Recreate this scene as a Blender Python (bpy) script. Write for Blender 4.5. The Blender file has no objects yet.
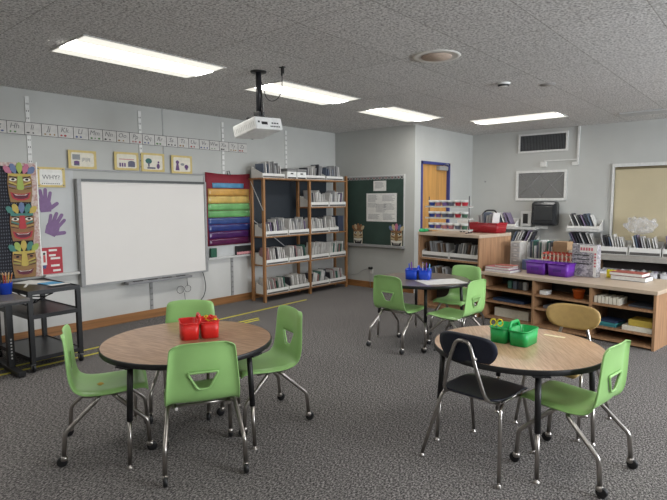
import bpy, bmesh, math, random
from mathutils import Vector, Matrix, noise
R = math.radians
C = bpy.context.scene.collection
rnd = random.Random(7)

# ---------------------------------------------------------------- camera, world, light, exposure
sc = bpy.context.scene
cam_d = bpy.data.cameras.new('camera'); cam = bpy.data.objects.new('camera', cam_d); C.objects.link(cam)
yaw, pit, roll = R(40.9), R(5.45), R(-.24)
Fv = Vector((-math.sin(yaw)*math.cos(pit), math.cos(yaw)*math.cos(pit), -math.sin(pit)))
R0 = Vector((math.cos(yaw), math.sin(yaw), 0)); U0 = R0.cross(Fv)
R1 = R0*math.cos(roll) + U0*math.sin(roll); U1 = -R0*math.sin(roll) + U0*math.cos(roll)
M = Matrix((R1, U1, -Fv)).transposed().to_4x4(); M.translation = (0, 0, 1.5)
cam.matrix_world = M
cam_d.sensor_fit = 'HORIZONTAL'; cam_d.sensor_width = 36; cam_d.lens = 525/667*36; cam_d.clip_start = .05
sc.camera = cam
sc.view_settings.view_transform = 'Standard'; sc.view_settings.look = 'None'
sc.view_settings.gamma = 1; sc.view_settings.exposure = 0.1; sc.view_settings.use_curve_mapping = False
LAMP = 15.0         # ceiling diffusers
DAY = 330.0         # daylight through the side windows
w = bpy.data.worlds.new('world'); sc.world = w; w.use_nodes = True
w.node_tree.nodes['Background'].inputs[0].default_value = (.75, .85, 1, 1)
w.node_tree.nodes['Background'].inputs[1].default_value = .6
for y in (3.6, 7.0):
    ld = bpy.data.lights.new('window_daylight', 'AREA'); ld.shape = 'RECTANGLE'; ld.size = 2.4; ld.size_y = 1.3
    ld.energy = DAY; ld.color = (.90, .95, 1)
    lo = bpy.data.objects.new('window_daylight', ld); C.objects.link(lo)
    lo.location = (3.35, y, 1.6); lo.rotation_euler = (0, R(90), 0)

# ---------------------------------------------------------------- materials
MATS = {}
def mat(name, col, rough=.6, metal=0, noise_s=0, noise_a=0, bump=0, emit=0, spec=.5, trans=0, alpha=1, stretch=None, col2=None, coat=0):
    if name in MATS: return MATS[name]
    m = bpy.data.materials.new(name); m.use_nodes = True; nt = m.node_tree; b = nt.nodes['Principled BSDF']
    b.inputs['Base Color'].default_value = (*col, 1); b.inputs['Roughness'].default_value = rough
    b.inputs['Metallic'].default_value = metal; b.inputs['Specular IOR Level'].default_value = spec
    if trans: b.inputs['Transmission Weight'].default_value = trans
    if alpha < 1: b.inputs['Alpha'].default_value = alpha
    if coat: b.inputs['Coat Weight'].default_value = coat; b.inputs['Coat Roughness'].default_value = .15
    if emit:
        b.inputs['Emission Color'].default_value = (*col, 1); b.inputs['Emission Strength'].default_value = emit
    if noise_s:
        tc = nt.nodes.new('ShaderNodeTexCoord'); mp = nt.nodes.new('ShaderNodeMapping'); nz = nt.nodes.new('ShaderNodeTexNoise')
        if stretch: mp.inputs['Scale'].default_value = stretch
        nt.links.new(tc.outputs['Object'], mp.inputs[0]); nt.links.new(mp.outputs[0], nz.inputs['Vector'])
        nz.inputs['Scale'].default_value = noise_s; nz.inputs['Detail'].default_value = 4
        cr = nt.nodes.new('ShaderNodeValToRGB'); nt.links.new(nz.outputs[0], cr.inputs[0])
        c2 = col2 or tuple(min(1, c*(1+noise_a)) for c in col); c1 = tuple(c*(1-noise_a) for c in col) if not col2 else col
        cr.color_ramp.elements[0].position = .35; cr.color_ramp.elements[0].color = (*c1, 1)
        cr.color_ramp.elements[1].position = .65; cr.color_ramp.elements[1].color = (*c2, 1)
        nt.links.new(cr.outputs[0], b.inputs['Base Color'])
        if bump:
            bp = nt.nodes.new('ShaderNodeBump'); bp.inputs['Strength'].default_value = bump; bp.inputs['Distance'].default_value = .01
            nt.links.new(nz.outputs[0], bp.inputs['Height']); nt.links.new(bp.outputs[0], b.inputs['Normal'])
    MATS[name] = m; return m

def carpet_mat():
    m = bpy.data.materials.new('charcoal_carpet'); m.use_nodes = True; nt = m.node_tree; b = nt.nodes['Principled BSDF']
    b.inputs['Roughness'].default_value = .95; b.inputs['Specular IOR Level'].default_value = .1
    tc = nt.nodes.new('ShaderNodeTexCoord')
    n1 = nt.nodes.new('ShaderNodeTexNoise'); n1.inputs['Scale'].default_value = 105; n1.inputs['Detail'].default_value = 8; n1.inputs['Roughness'].default_value = .8
    n2 = nt.nodes.new('ShaderNodeTexNoise'); n2.inputs['Scale'].default_value = 1.2
    mp = nt.nodes.new('ShaderNodeMapping'); mp.inputs['Scale'].default_value = (1, .6, 1); mp.inputs['Rotation'].default_value = (0, 0, R(40))
    nt.links.new(tc.outputs['Object'], mp.inputs[0]); nt.links.new(mp.outputs[0], n1.inputs['Vector']); nt.links.new(tc.outputs['Object'], n2.inputs['Vector'])
    r1 = nt.nodes.new('ShaderNodeValToRGB'); nt.links.new(n1.outputs[0], r1.inputs[0])
    e = r1.color_ramp.elements; e[0].position = .42; e[0].color = (.038, .035, .036, 1); e[1].position = .60; e[1].color = (.46, .43, .415, 1)
    x = r1.color_ramp.elements.new(.5); x.color = (.15, .14, .136, 1)
    mx = nt.nodes.new('ShaderNodeMix'); mx.data_type = 'RGBA'; mx.blend_type = 'MULTIPLY'; mx.inputs[0].default_value = .25
    nt.links.new(r1.outputs[0], mx.inputs[6]); nt.links.new(n2.outputs[0], mx.inputs[7]); nt.links.new(mx.outputs[2], b.inputs['Base Color'])
    bp = nt.nodes.new('ShaderNodeBump'); bp.inputs['Strength'].default_value = .6; bp.inputs['Distance'].default_value = .006
    nt.links.new(n1.outputs[0], bp.inputs['Height']); nt.links.new(bp.outputs[0], b.inputs['Normal'])
    return m

def ceiling_mat():
    m = bpy.data.materials.new('acoustic_tile'); m.use_nodes = True; nt = m.node_tree; b = nt.nodes['Principled BSDF']
    b.inputs['Roughness'].default_value = .95
    tc = nt.nodes.new('ShaderNodeTexCoord')
    n1 = nt.nodes.new('ShaderNodeTexNoise'); n1.inputs['Scale'].default_value = 58; n1.inputs['Detail'].default_value = 5; n1.inputs['Roughness'].default_value = .7
    nt.links.new(tc.outputs['Object'], n1.inputs['Vector'])
    r1 = nt.nodes.new('ShaderNodeValToRGB'); nt.links.new(n1.outputs[0], r1.inputs[0])
    e = r1.color_ramp.elements; e[0].position = .38; e[0].color = (.27, .26, .255, 1); e[1].position = .55; e[1].color = (.80, .785, .77, 1)
    br = nt.nodes.new('ShaderNodeTexBrick'); mp = nt.nodes.new('ShaderNodeMapping'); mp.inputs['Rotation'].default_value = (0, 0, R(90)); mp.inputs['Location'].default_value = (.14, .1, 0)
    nt.links.new(tc.outputs['Object'], mp.inputs[0]); nt.links.new(mp.outputs[0], br.inputs['Vector'])
    br.offset = 0; br.inputs['Scale'].default_value = 1; br.inputs['Mortar Size'].default_value = .004; br.inputs['Mortar Smooth'].default_value = .2
    br.inputs['Brick Width'].default_value = 1.22; br.inputs['Row Height'].default_value = .61
    br.inputs['Color1'].default_value = (1, 1, 1, 1); br.inputs['Color2'].default_value = (.93, .93, .93, 1); br.inputs['Mortar'].default_value = (.55, .54, .52, 1)
    mx = nt.nodes.new('ShaderNodeMix'); mx.data_type = 'RGBA'; mx.blend_type = 'MULTIPLY'; mx.inputs[0].default_value = 1
    nt.links.new(r1.outputs[0], mx.inputs[6]); nt.links.new(br.outputs[0], mx.inputs[7]); nt.links.new(mx.outputs[2], b.inputs['Base Color'])
    bp = nt.nodes.new('ShaderNodeBump'); bp.inputs['Strength'].default_value = .5; bp.inputs['Distance'].default_value = .01
    nt.links.new(n1.outputs[0], bp.inputs['Height']); nt.links.new(bp.outputs[0], b.inputs['Normal'])
    return m

def plain(name, col, rough=.6, **k): return mat(name, col, rough, noise_s=k.pop('ns', 25), noise_a=k.pop('na', .06), **k)
WALL = plain('painted_wall', (.48, .485, .465), .75, ns=3, na=.025)
TRIMW = plain('white_trim', (.66, .66, .64), .5)
OAKB = mat('oak_baseboard', (.30, .135, .045), .5, noise_s=6, noise_a=.2, stretch=(1, .2, 8))
WOODT = mat('walnut_laminate', (.27, .145, .075), .33, noise_s=9, stretch=(14, 1, 1), col2=(.48, .29, .17), coat=.25)
WOODT2 = mat('light_walnut_laminate', (.44, .265, .155), .33, noise_s=9, stretch=(1, 14, 1), col2=(.62, .42, .27), coat=.25)
GREYT = mat('grey_brown_laminate', (.13, .10, .085), .3, noise_s=9, stretch=(14, 1, 1), col2=(.22, .175, .15), coat=.15)
BLACK = plain('black_plastic', (.012, .012, .013), .4)
BLACKM = plain('black_metal', (.010, .010, .011), .45)
CHROME = mat('chrome', (.42, .39, .365), .28, 1, noise_s=8, noise_a=.08)
GREEN = mat('green_plastic', (.31, .55, .19), .38, noise_s=5, noise_a=.06, coat=.1)
NAVY = plain('navy_plastic', (.010, .013, .028), .45)
TAN = plain('tan_plastic', (.50, .34, .13), .45)
WHITEP = plain('white_plastic', (.78, .78, .76), .4)
PAPER = plain('white_paper', (.75, .74, .71), .7)
PAPERB = plain('cream_paper', (.70, .66, .56), .7)
GREYM = plain('grey_metal', (.30, .30, .30), .4)
LGREYM = plain('light_grey_metal', (.55, .55, .54), .5)
CHALK = mat('chalkboard_green', (.030, .058, .047), .55, noise_s=2, noise_a=.2)
DARKG = plain('dark_board', (.016, .022, .030), .7)
BIRCH = mat('pine_wood', (.30, .145, .055), .5, noise_s=6, noise_a=.2, stretch=(6, 6, .6))
CUBW = mat('cabinet_laminate', (.36, .20, .105), .5, noise_s=5, noise_a=.18, stretch=(8, 8, .6))
CUBT = mat('cabinet_top_laminate', (.52, .41, .31), .4, noise_s=6, noise_a=.08, stretch=(1, 8, 1))
CUBD = plain('cabinet_back', (.055, .045, .042), .7)
DOORW = mat('oak_door', (.52, .27, .075), .4, noise_s=4, noise_a=.15, stretch=(6, 6, .4))
BLUEF = plain('blue_frame_paint', (.035, .045, .20), .45)
YELT = plain('yellow_tape', (.62, .55, .05), .6)
RED = plain('red_plastic', (.68, .022, .018), .35)
DRED = plain('dark_red_plastic', (.36, .012, .022), .35)
BLUE = plain('blue_plastic', (.012, .06, .50), .35)
GRN = plain('kelly_green_plastic', (.012, .36, .085), .35)
PURP = plain('purple_plastic', (.13, .022, .32), .35)
YEL = plain('yellow_plastic', (.80, .68, .03), .4)
ORNG = plain('orange_plastic', (.75, .16, .03), .4)
CARD = plain('brown_cardboard', (.34, .22, .12), .8)
MAROON = plain('maroon_cloth', (.22, .014, .028), .7)
LBLUE = plain('light_blue_paper', (.10, .35, .60), .6)
PINK = plain('pink_paper', (.68, .30, .32), .6)
LILAC = plain('purple_paper', (.21, .125, .26), .7)
DIFF = mat('lit_diffuser', (1.0, .985, .94), .5, emit=LAMP)
WING = mat('glowing_reflector', (.80, .78, .70), .5, emit=.95)  # side wings emit faintly, standing in for lens light falling on them

# ---------------------------------------------------------------- mesh helpers
class MB:
    def __init__(s): s.bm = bmesh.new()
    def _fin(s, geom, mi, smooth):
        for f in geom: f.material_index = mi; f.smooth = smooth
    def box(s, x0, x1, y0, y1, z0, z1, mi=0, bev=0, mx=None):
        r = bmesh.ops.create_cube(s.bm, size=1); vs = r['verts']
        bmesh.ops.scale(s.bm, vec=(abs(x1-x0), abs(y1-y0), abs(z1-z0)), verts=vs)
        bmesh.ops.translate(s.bm, vec=((x0+x1)/2, (y0+y1)/2, (z0+z1)/2), verts=vs)
        fs = list({f for v in vs for f in v.link_faces})
        if bev:
            es = list({e for f in fs for e in f.edges})
            q = bmesh.ops.bevel(s.bm, geom=es, offset=bev, segments=2, affect='EDGES', profile=.5)
            fs = [f for f in s.bm.faces if f in set(q['faces']) | set(x for x in fs if x.is_valid)]
            vs = list({v for f in fs for v in f.verts})
        s._fin(fs, mi, False)
        if mx is not None: bmesh.ops.transform(s.bm, matrix=mx, verts=vs)
        return s
    def prism(s, pts, y0, y1, mi=0, mx=None):          # outline in x,z; thickness along y
        a = [s.bm.verts.new((x, y0, z)) for x, z in pts]; b = [s.bm.verts.new((x, y1, z)) for x, z in pts]
        n = len(pts); fs = [s.bm.faces.new(a), s.bm.faces.new(b[::-1])]
        for i in range(n): fs.append(s.bm.faces.new((a[i], b[i], b[(i+1) % n], a[(i+1) % n])))
        s._fin(fs, mi, False)
        if mx is not None: bmesh.ops.transform(s.bm, matrix=mx, verts=a+b)
        return s
    def slab(s, pts, z0, z1, mi=0):                     # outline in x,y; thickness along z
        a = [s.bm.verts.new((x, y, z0)) for x, y in pts]; b = [s.bm.verts.new((x, y, z1)) for x, y in pts]
        n = len(pts); fs = [s.bm.faces.new(a[::-1]), s.bm.faces.new(b)]
        for i in range(n): fs.append(s.bm.faces.new((a[i], a[(i+1) % n], b[(i+1) % n], b[i])))
        s._fin(fs, mi, False); return s
    def tube(s, pts, r, seg=8, mi=0, bend=0, cap=True):
        P = [Vector(p) for p in pts]
        if bend:
            Q = [P[0]]
            for i in range(1, len(P)-1):
                a, b, c = P[i-1], P[i], P[i+1]
                d = min(bend, (a-b).length*.45, (c-b).length*.45)
                p0 = b+(a-b).normalized()*d; p2 = b+(c-b).normalized()*d
                for t in (0, .25, .5, .75, 1): Q.append(p0*(1-t)**2 + b*2*t*(1-t) + p2*t*t)
            Q.append(P[-1]); P = Q
        rings = []; up = None
        for i, p in enumerate(P):
            t = (P[min(i+1, len(P)-1)]-P[max(i-1, 0)]).normalized()
            if up is None: up = t.orthogonal().normalized()
            up = (up - t*up.dot(t)).normalized(); sd = t.cross(up)
            rr = r[i] if isinstance(r, (list, tuple)) else r
            rings.append([s.bm.verts.new(p + (up*math.cos(2*math.pi*k/seg)+sd*math.sin(2*math.pi*k/seg))*rr) for k in range(seg)])
        fs = []
        for a, b in zip(rings, rings[1:]):
            for k in range(seg): fs.append(s.bm.faces.new((a[k], a[(k+1) % seg], b[(k+1) % seg], b[k])))
        s._fin(fs, mi, True)
        if cap: s._fin([s.bm.faces.new(rings[0][::-1]), s.bm.faces.new(rings[-1])], mi, False)
        return s
    def lathe(s, prof, seg=24, mi=0, c=(0, 0), mx=None):  # profile of (r, z)
        rings = []; nv = []
        for r_, z in prof:
            if r_ < 1e-6: v = s.bm.verts.new((c[0], c[1], z)); rings.append([v]); nv.append(v)
            else:
                q = [s.bm.verts.new((c[0]+r_*math.cos(2*math.pi*k/seg), c[1]+r_*math.sin(2*math.pi*k/seg), z)) for k in range(seg)]
                rings.append(q); nv += q
        fs = []
        for a, b in zip(rings, rings[1:]):
            for k in range(seg):
                k2 = (k+1) % seg
                if len(a) == 1 and len(b) > 1: fs.append(s.bm.faces.new((a[0], b[k2], b[k])))
                elif len(b) == 1 and len(a) > 1: fs.append(s.bm.faces.new((a[k], a[k2], b[0])))
                elif len(a) > 1: fs.append(s.bm.faces.new((a[k], a[k2], b[k2], b[k])))
        s._fin(fs, mi, True)
        if mx is not None: bmesh.ops.transform(s.bm, matrix=mx, verts=nv)
        return s
    def ball(s, c, rx, ry, rz, mi=0, sub=2):
        r = bmesh.ops.create_icosphere(s.bm, subdivisions=sub, radius=1); vs = r['verts']
        bmesh.ops.scale(s.bm, vec=(rx, ry, rz), verts=vs); bmesh.ops.translate(s.bm, vec=c, verts=vs)
        s._fin({f for v in vs for f in v.link_faces}, mi, True); return s
    def text(s, body, size, x, y, z, mi=0, mx=None, shear=0):   # text in the x,z plane facing -y, centred at x
        cu = bpy.data.curves.new('t', 'FONT'); cu.body = body; cu.size = size; cu.align_x = 'CENTER'; cu.extrude = .0006; cu.shear = shear
        cu.resolution_u = 2
        ob = bpy.data.objects.new('t', cu); C.objects.link(ob)
        me = bpy.data.meshes.new_from_object(ob); n0 = len(s.bm.verts); s.bm.from_mesh(me)
        vs = list(s.bm.verts)[n0:]
        T = Matrix.Translation((x, y, z)) @ Matrix.Rotation(R(90), 4, 'X')
        bmesh.ops.transform(s.bm, matrix=(mx @ T if mx is not None else T), verts=vs)
        s._fin({f for v in vs for f in v.link_faces}, mi, False)
        bpy.data.objects.remove(ob); bpy.data.curves.remove(cu); bpy.data.meshes.remove(me); return s
    def build(s, name, mats, parent=None):
        bmesh.ops.recalc_face_normals(s.bm, faces=s.bm.faces)
        me = bpy.data.meshes.new(name); s.bm.to_mesh(me); s.bm.free()
        for m in (mats if isinstance(mats, (list, tuple)) else [mats]): me.materials.append(m)
        o = bpy.data.objects.new(name, me); C.objects.link(o)
        if parent is not None: o.parent = parent
        return o
def circ(cx, cy, rx, ry=None, n=20, a0=0, a1=360):
    ry = ry or rx
    full = a1-a0 == 360
    return [(cx+rx*math.cos(R(a0+(a1-a0)*k/(n if full else n-1))), cy+ry*math.sin(R(a0+(a1-a0)*k/(n if full else n-1)))) for k in range(n)]
def rrect(x0, x1, y0, y1, r, n=4):
    P = []
    for cx, cy, a in ((x1-r, y1-r, 0), (x0+r, y1-r, 90), (x0+r, y0+r, 180), (x1-r, y0+r, 270)):
        P += [(cx+r*math.cos(R(a+90*k/n)), cy+r*math.sin(R(a+90*k/n))) for k in range(n+1)]
    return P
def thing(name, label, cat, loc=(0, 0, 0), rz=0, group=None):
    o = bpy.data.objects.new(name, None); C.objects.link(o); o.empty_display_size = .1
    o.location = loc; o.rotation_euler = (0, 0, R(rz)); return tag(o, label, cat, group)
def tag(o, label, cat, group=None, kind=None):
    o['label'] = label; o['category'] = cat
    if group: o['group'] = group
    if kind: o['kind'] = kind
    return o
def put(o, loc, rz=0): o.location = loc; o.rotation_euler = (0, 0, R(rz)); return o
def struct(o): o['kind'] = 'structure'; return o
def dup(root, loc, rz, label=None, group=None, rot=None):
    def cp(o, par):
        c = o.copy(); C.objects.link(c)
        if par is not None: c.parent = par
        for ch in list(kids.get(o.name, [])): cp(ch, c)
        return c
    kids = {}
    def walk(o):
        kids[o.name] = list(o.children)
        for q in o.children: walk(q)
    walk(root)
    c = cp(root, None); c.location = loc; c.rotation_euler = rot or (0, 0, R(rz))
    if label: c['label'] = label
    if group: c['group'] = group
    return c
def at(base, rz, lx, ly, z=0):
    c, s_ = math.cos(R(rz)), math.sin(R(rz)); return (base[0]+lx*c-ly*s_, base[1]+lx*s_+ly*c, z)

# ---------------------------------------------------------------- room shell
XL, YC, XD, YB, XR, YF, ZC = -6.14, 7.15, -4.49, 9.12, 3.2, -3.0, 2.67
struct(MB().box(XL-.1, XR+.1, YF-.1, YB+.1, -.1, 0).build('floor', carpet_mat()))
struct(MB().box(XL-.1, XR+.1, YF-.1, YB+.1, ZC, ZC+.1).build('ceiling', ceiling_mat()))
struct(MB().box(XL-.1, XL, YF-.1, YC+.1, 0, ZC).build('wall_left', WALL))
struct(MB().box(XL, XD-.1, YC, YC+.1, 0, ZC).build('wall_chalkboard', WALL))
b = MB()
DY0, DY1, DZ = 7.33, 8.27, 2.12
b.box(XD-.1, XD, YC, DY0, 0, ZC); b.box(XD-.1, XD, DY1, YB+.1, 0, ZC); b.box(XD-.1, XD, DY0, DY1, DZ, ZC)
struct(b.build('wall_doorway', WALL))
b = MB(); wx0, wx1, wz0, wz1 = -2.09, .6, .8, 1.99
b.box(XD, wx0, YB, YB+.1, 0, ZC); b.box(wx1, XR+.1, YB, YB+.1, 0, ZC); b.box(wx0, wx1, YB, YB+.1, 0, wz0); b.box(wx0, wx1, YB, YB+.1, wz1, ZC)
struct(b.build('wall_back', WALL))
struct(MB().box(XL, XR, YF-.1, YF, 0, ZC).build('wall_front', WALL))
b = MB()
b.box(XR, XR+.1, YF, YB, 0, .95); b.box(XR, XR+.1, YF, YB, 2.25, ZC)
for y0, y1 in ((YF, 2.4), (4.8, 5.8), (8.2, YB)): b.box(XR, XR+.1, y0, y1, .95, 2.25)
struct(b.build('wall_right', WALL))
for k, (y0, y1) in enumerate(((2.4, 4.8), (5.8, 8.2))):
    b = MB()
    for a, c_, z0, z1 in ((y0, y1, .95, 1.0), (y0, y1, 2.2, 2.25), (y0, y0+.05, 1.0, 2.2), (y1-.05, y1, 1.0, 2.2), ((y0+y1)/2-.025, (y0+y1)/2+.025, 1.0, 2.2)):
        b.box(XR+.02, XR+.08, a, c_, z0, z1)
    wn = struct(b.build('window_%d' % (k+2), LGREYM))
# window_1: shaded window in the back wall
b = MB()
b.box(wx0-.03, wx0, YB-.03, YB+.05, wz0, wz1+.05); b.box(wx1, wx1+.05, YB-.03, YB+.05, wz0, wz1+.05)
b.box(wx0, wx1, YB-.03, YB+.05, wz1, wz1+.05); b.box(wx0-.03, wx1+.03, YB-.05, YB+.05, wz0-.04, wz0)
wn = struct(b.build('window_1', TRIMW))
MB().box(wx0, wx1, YB+.02, YB+.035, wz0, wz1).build('roller_shade', mat('tan_shade', (.52, .45, .30), .8, noise_s=3, noise_a=.03), wn)
b = MB(); b.tube([(wx0+.01, YB+.005, wz1-.02), (wx1-.01, YB+.005, wz1-.02)], .018); b.build('shade_roller', mat('tan_shade_roller', (.28, .24, .15), .7, noise_s=3, noise_a=.03), wn)
# door_1
b = MB(); b.box(XD-.08, XD-.035, DY0+.045, DY1-.045, .01, DZ-.045)
dr = struct(b.build('door_1', DOORW))
b = MB()
for y0, y1, z0, z1 in ((DY0, DY0+.045, 0, DZ), (DY1-.045, DY1, 0, DZ), (DY0, DY1, DZ-.045, DZ)): b.box(XD-.1, XD+.012, y0, y1, z0, z1)
b.build('door_frame', BLUEF, dr)
b = MB(); b.box(XD-.035, XD+.03, DY1-.40, DY1-.10, DZ-.13, DZ-.06, bev=.008); b.tube([(XD+.02, DY1-.25, DZ-.05), (XD+.16, DY1-.4, DZ-.04), (XD+.01, DY1-.06, DZ-.03)], .008)
b.build('door_closer', GREYM, dr)
b = MB(); b.tube([(XD-.035, DY0+.1, 1.0), (XD+.03, DY0+.1, 1.0), (XD+.03, DY0+.22, 1.0)], .01); b.build('door_handle', CHROME, dr)
# baseboards
struct(MB().box(XL, XL+.018, YF, YC-.02, 0, .105).build('baseboard_left', OAKB))
struct(MB().box(XL+.02, XD, YC-.018, YC, 0, .105).build('baseboard_chalkboard', OAKB))
struct(MB().box(XD, XR, YB-.018, YB, 0, .105).build('baseboard_back', OAKB))
# vertical seam strips of the left wall
for k, y in enumerate((3.75,)):
    struct(MB().box(XL, XL+.006, y-.007, y+.007, 1.88, ZC).build('trim_%d' % (k+1), plain('seam_trim', (.36, .365, .36), .7)))
struct(MB().box(XL+.02, XD-.02, YC-.025, YC, ZC-.02, ZC).build('trim_2', WALL))
# ---------------------------------------------------------------- ceiling lights
def troffer():
    t = thing('ceiling_light', '', 'ceiling light')
    b = MB(); W, L = .29, .61
    for x0, x1, y0, y1 in ((-W-.015, -W, -L, L), (W, W+.015, -L, L), (-W-.015, W+.015, -L-.015, -L), (-W-.015, W+.015, L, L+.015)): b.box(x0, x1, y0, y1, -.005, 0)
    b.build('frame', TRIMW, t)
    for nm, m, x0, x1 in (('reflector', WING, -W, -.13), ('diffuser', DIFF, -.13, .13), ('reflector', WING, .13, W)):
        b = MB(); n = 6; V = [(x0+(x1-x0)*k/n, -.003-.010*max(0, 1-abs(x0+(x1-x0)*k/n)/W)) for k in range(n+1)]
        for (xa, za), (xb, zb) in zip(V, V[1:]):
            f = b.bm.faces.new([b.bm.verts.new(v) for v in ((xa, -L, za), (xb, -L, zb), (xb, L, zb), (xa, L, za))]); f.smooth = True
        bmesh.ops.remove_doubles(b.bm, verts=b.bm.verts, dist=1e-5)
        b.build(nm, m, t)
    return t
t0 = troffer(); t0.location = (-4.14, 2.37, ZC)
t0['label'] = 'lit rectangular ceiling light nearest the camera, upper left of the photo'; t0['group'] = 'ceiling lights'
for x, y, rz, lb in ((-4.14, 4.30, 0, 'lit rectangular ceiling light directly behind the projector pole'), (-4.14, 6.22, 0, 'lit rectangular ceiling light in front of the chalkboard corner'),
                 (-3.08, 7.66, 90, 'lit rectangular ceiling light near the air vents on the back wall')):
    dup(t0, (x, y, ZC), rz, lb, 'ceiling lights')
for x, y in ((-4.14, .4), (-4.14, -1.5), (-.1, .4), (-.1, -1.5), (-.1, 2.37), (-.1, 4.3), (.3, 6.6)):
    dup(t0, (x, y, ZC), 0, 'lit rectangular ceiling light outside the photographed view', 'ceiling lights')

# ceiling speaker, smoke detector, access panel
t = thing('ceiling_speaker', 'round white ceiling speaker with a tan grille', 'speaker', (-2.26, 3.91, ZC))
MB().lathe([(.0, -.004), (.165, -.004), (.185, -.010), (.195, 0)], 32).build('rim', mat('speaker_rim', (.78, .76, .72), .6, noise_s=20, noise_a=.04), t)
MB().lathe([(0, -.014), (.12, -.013), (.125, -.006)], 32).build('grille', mat('speaker_grille', (.56, .44, .36), .7, noise_s=120, noise_a=.2), t)
t = thing('smoke_detector', 'small round white smoke detector beyond the ceiling speaker', 'smoke detector', (-2.26, 5.25, ZC))
MB().lathe([(0, -.035), (.045, -.033), (.06, -.015), (.065, 0)], 24).build('body', WHITEP, t)
MB().lathe([(.047, -.034), (.060, -.020), (.048, -.020)], 24).build('sensor_slot', BLACK, t)
o = MB().lathe([(0, -.006), (.075, -.006), (.08, 0)], 24).build('ceiling_cover_plate', plain('ceiling_cover', (.36, .35, .34), .8))
tag(put(o, (-1.95, 5.62, ZC)), 'flat grey round cover plate on the ceiling past the smoke detector', 'cover plate')
o = MB().box(-.9, .9, -.14, .14, -.02, 0, bev=.004).build('ceiling_duct_cover', plain('duct_cover', (.50, .50, .50), .7))
tag(put(o, (-.94, 8.25, ZC)), 'long flat light grey cover on the ceiling above the shaded window', 'cover')

# ---------------------------------------------------------------- left wall
def wallL(name, label, cat, y, z, group=None, out=0): return thing(name, label, cat, (XL+out, y, z), 90, group)
# wide grey tack board with rail and ledge
for y0, y1, lb in ((2.225, 2.594, 'narrow light grey tack board with ledge between plaid board and whiteboard'), (4.35, 5.165, 'light grey tack board with ledge behind the rainbow pocket chart')):
    t = wallL('tack_board', lb, 'board', y0, .70)
    MB().box(0, y1-y0, -.012, -.001, .0, 1.14).build('panel', plain('grey_board', (.50, .51, .51), .6, ns=3), t)
    MB().box(0, y1-y0, -.075, -.001, -.03, 0, bev=.004).build('ledge', LGREYM, t)
o = MB().box(0, 2.94, -.022, -.001, 1.845, 1.862).build('wall_rail', GREYM); tag(put(o, (XL, 2.225, 0), 90), 'thin grey metal rail along the wall behind the yellow signs', 'rail')
# darker chalkboard behind the tall shelf
t = wallL('chalkboard', 'dark chalkboard on the wall behind the tall wooden bookshelf', 'chalkboard', 5.19, .70)
MB().box(0, 1.7, -.012, -.001, 0, 1.14).build('panel', DARKG, t)
MB().box(0, 1.7, -.022, -.001, 1.14, 1.165).build('top_rail', GREYM, t)
# lower light wall panel
struct(MB().box(XL, XL+.004, YF, YC-.05, .105, .665).build('trim_3', plain('white_lower_panel', (.58, .575, .555), .6, ns=3, na=.03)))
# slotted standards
def standard(y, z0, z1, label):
    b = MB(); b.box(-.02, .02, -.012, -.001, z0, z1); z = z0+.04
    while z < z1-.04:
        for x in (-.009, .009): b.box(x-.003, x+.003, -.0128, -.012, z, z+.018, mi=1)
        z += .075
    o = b.build('shelf_standard', [plain('standard_white', (.68, .68, .66), .5) if z0 > 1 else GREYM, BLACK])
    tag(put(o, (XL, y, 0), 90), label, 'shelf standard', 'slotted shelf standards on the left wall')
    if z0 > 1: o.location.x += .0
    return o
for y, wh in ((2.16, 'left of the yellow signs'), (3.43, 'over the whiteboard'), (4.69, 'over the rainbow chart'), (5.93, 'above the tall bookshelf')):
    standard(y, 1.872, 2.60, 'white slotted metal shelf standard high on the wall ' + wh)
for y, wh in ((2.2, 'behind the black cart'), (3.5, 'below the whiteboard'), (4.80, 'below the rainbow chart')):
    o = standard(y, .11, .665, 'grey slotted metal shelf standard on the lower wall ' + wh); o.location.x = XL+.005
# alphabet cards
CW = .1668
ALPHA = 'ABCDEFGHIJKLMNOPQRSTUVWXYZ'
cardc = [(.35, .05, .05), (.05, .05, .05), (.08, .10, .25), (.30, .18, .06), (.10, .22, .08)]
cm = [plain('card_picture_%s' % n, c) for n, c in zip(('red', 'black', 'blue', 'brown', 'green'), cardc)]
inkg = plain('grey_ink', (.16, .16, .16)); cardm = plain('alphabet_card_paper', (.56, .545, .52), .7)
for k, ch in enumerate(ALPHA):
    y = 5.12 - CW*(26-k)
    if y + CW < 1.7: continue
    t = wallL('alphabet_card', 'alphabet wall card showing the letter %s in the strip of cards' % ch, 'alphabet card', y+CW/2, 2.195, 'alphabet cards along the left wall', .013)
    MB().box(-CW/2+.001, CW/2-.001, -.002, 0, 0, .135).build('card', cardm, t)
    b = MB()
    for x0, x1, z0, z1 in ((-CW/2+.001, CW/2-.001, .130, .135), (-CW/2+.001, CW/2-.001, 0, .004), (-CW/2+.001, -CW/2+.006, .004, .130)): b.box(x0, x1, -.003, -.002, z0, z1)
    b.build('border', BLACK, t)
    MB().text(ch+ch.lower(), .075, -.01, -.003, .062, shear=.25).build('letters', inkg, t)
    q = random.Random(k)
    for j in range(2 if k % 3 else 3):
        cx = -.045+.045*j+q.uniform(-.006, .006); MB().prism(circ(cx, .026, q.uniform(.008, .017), q.uniform(.007, .012), 9), -.003, -.002).build('picture', cm[(k*7) % 5], t)

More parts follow.
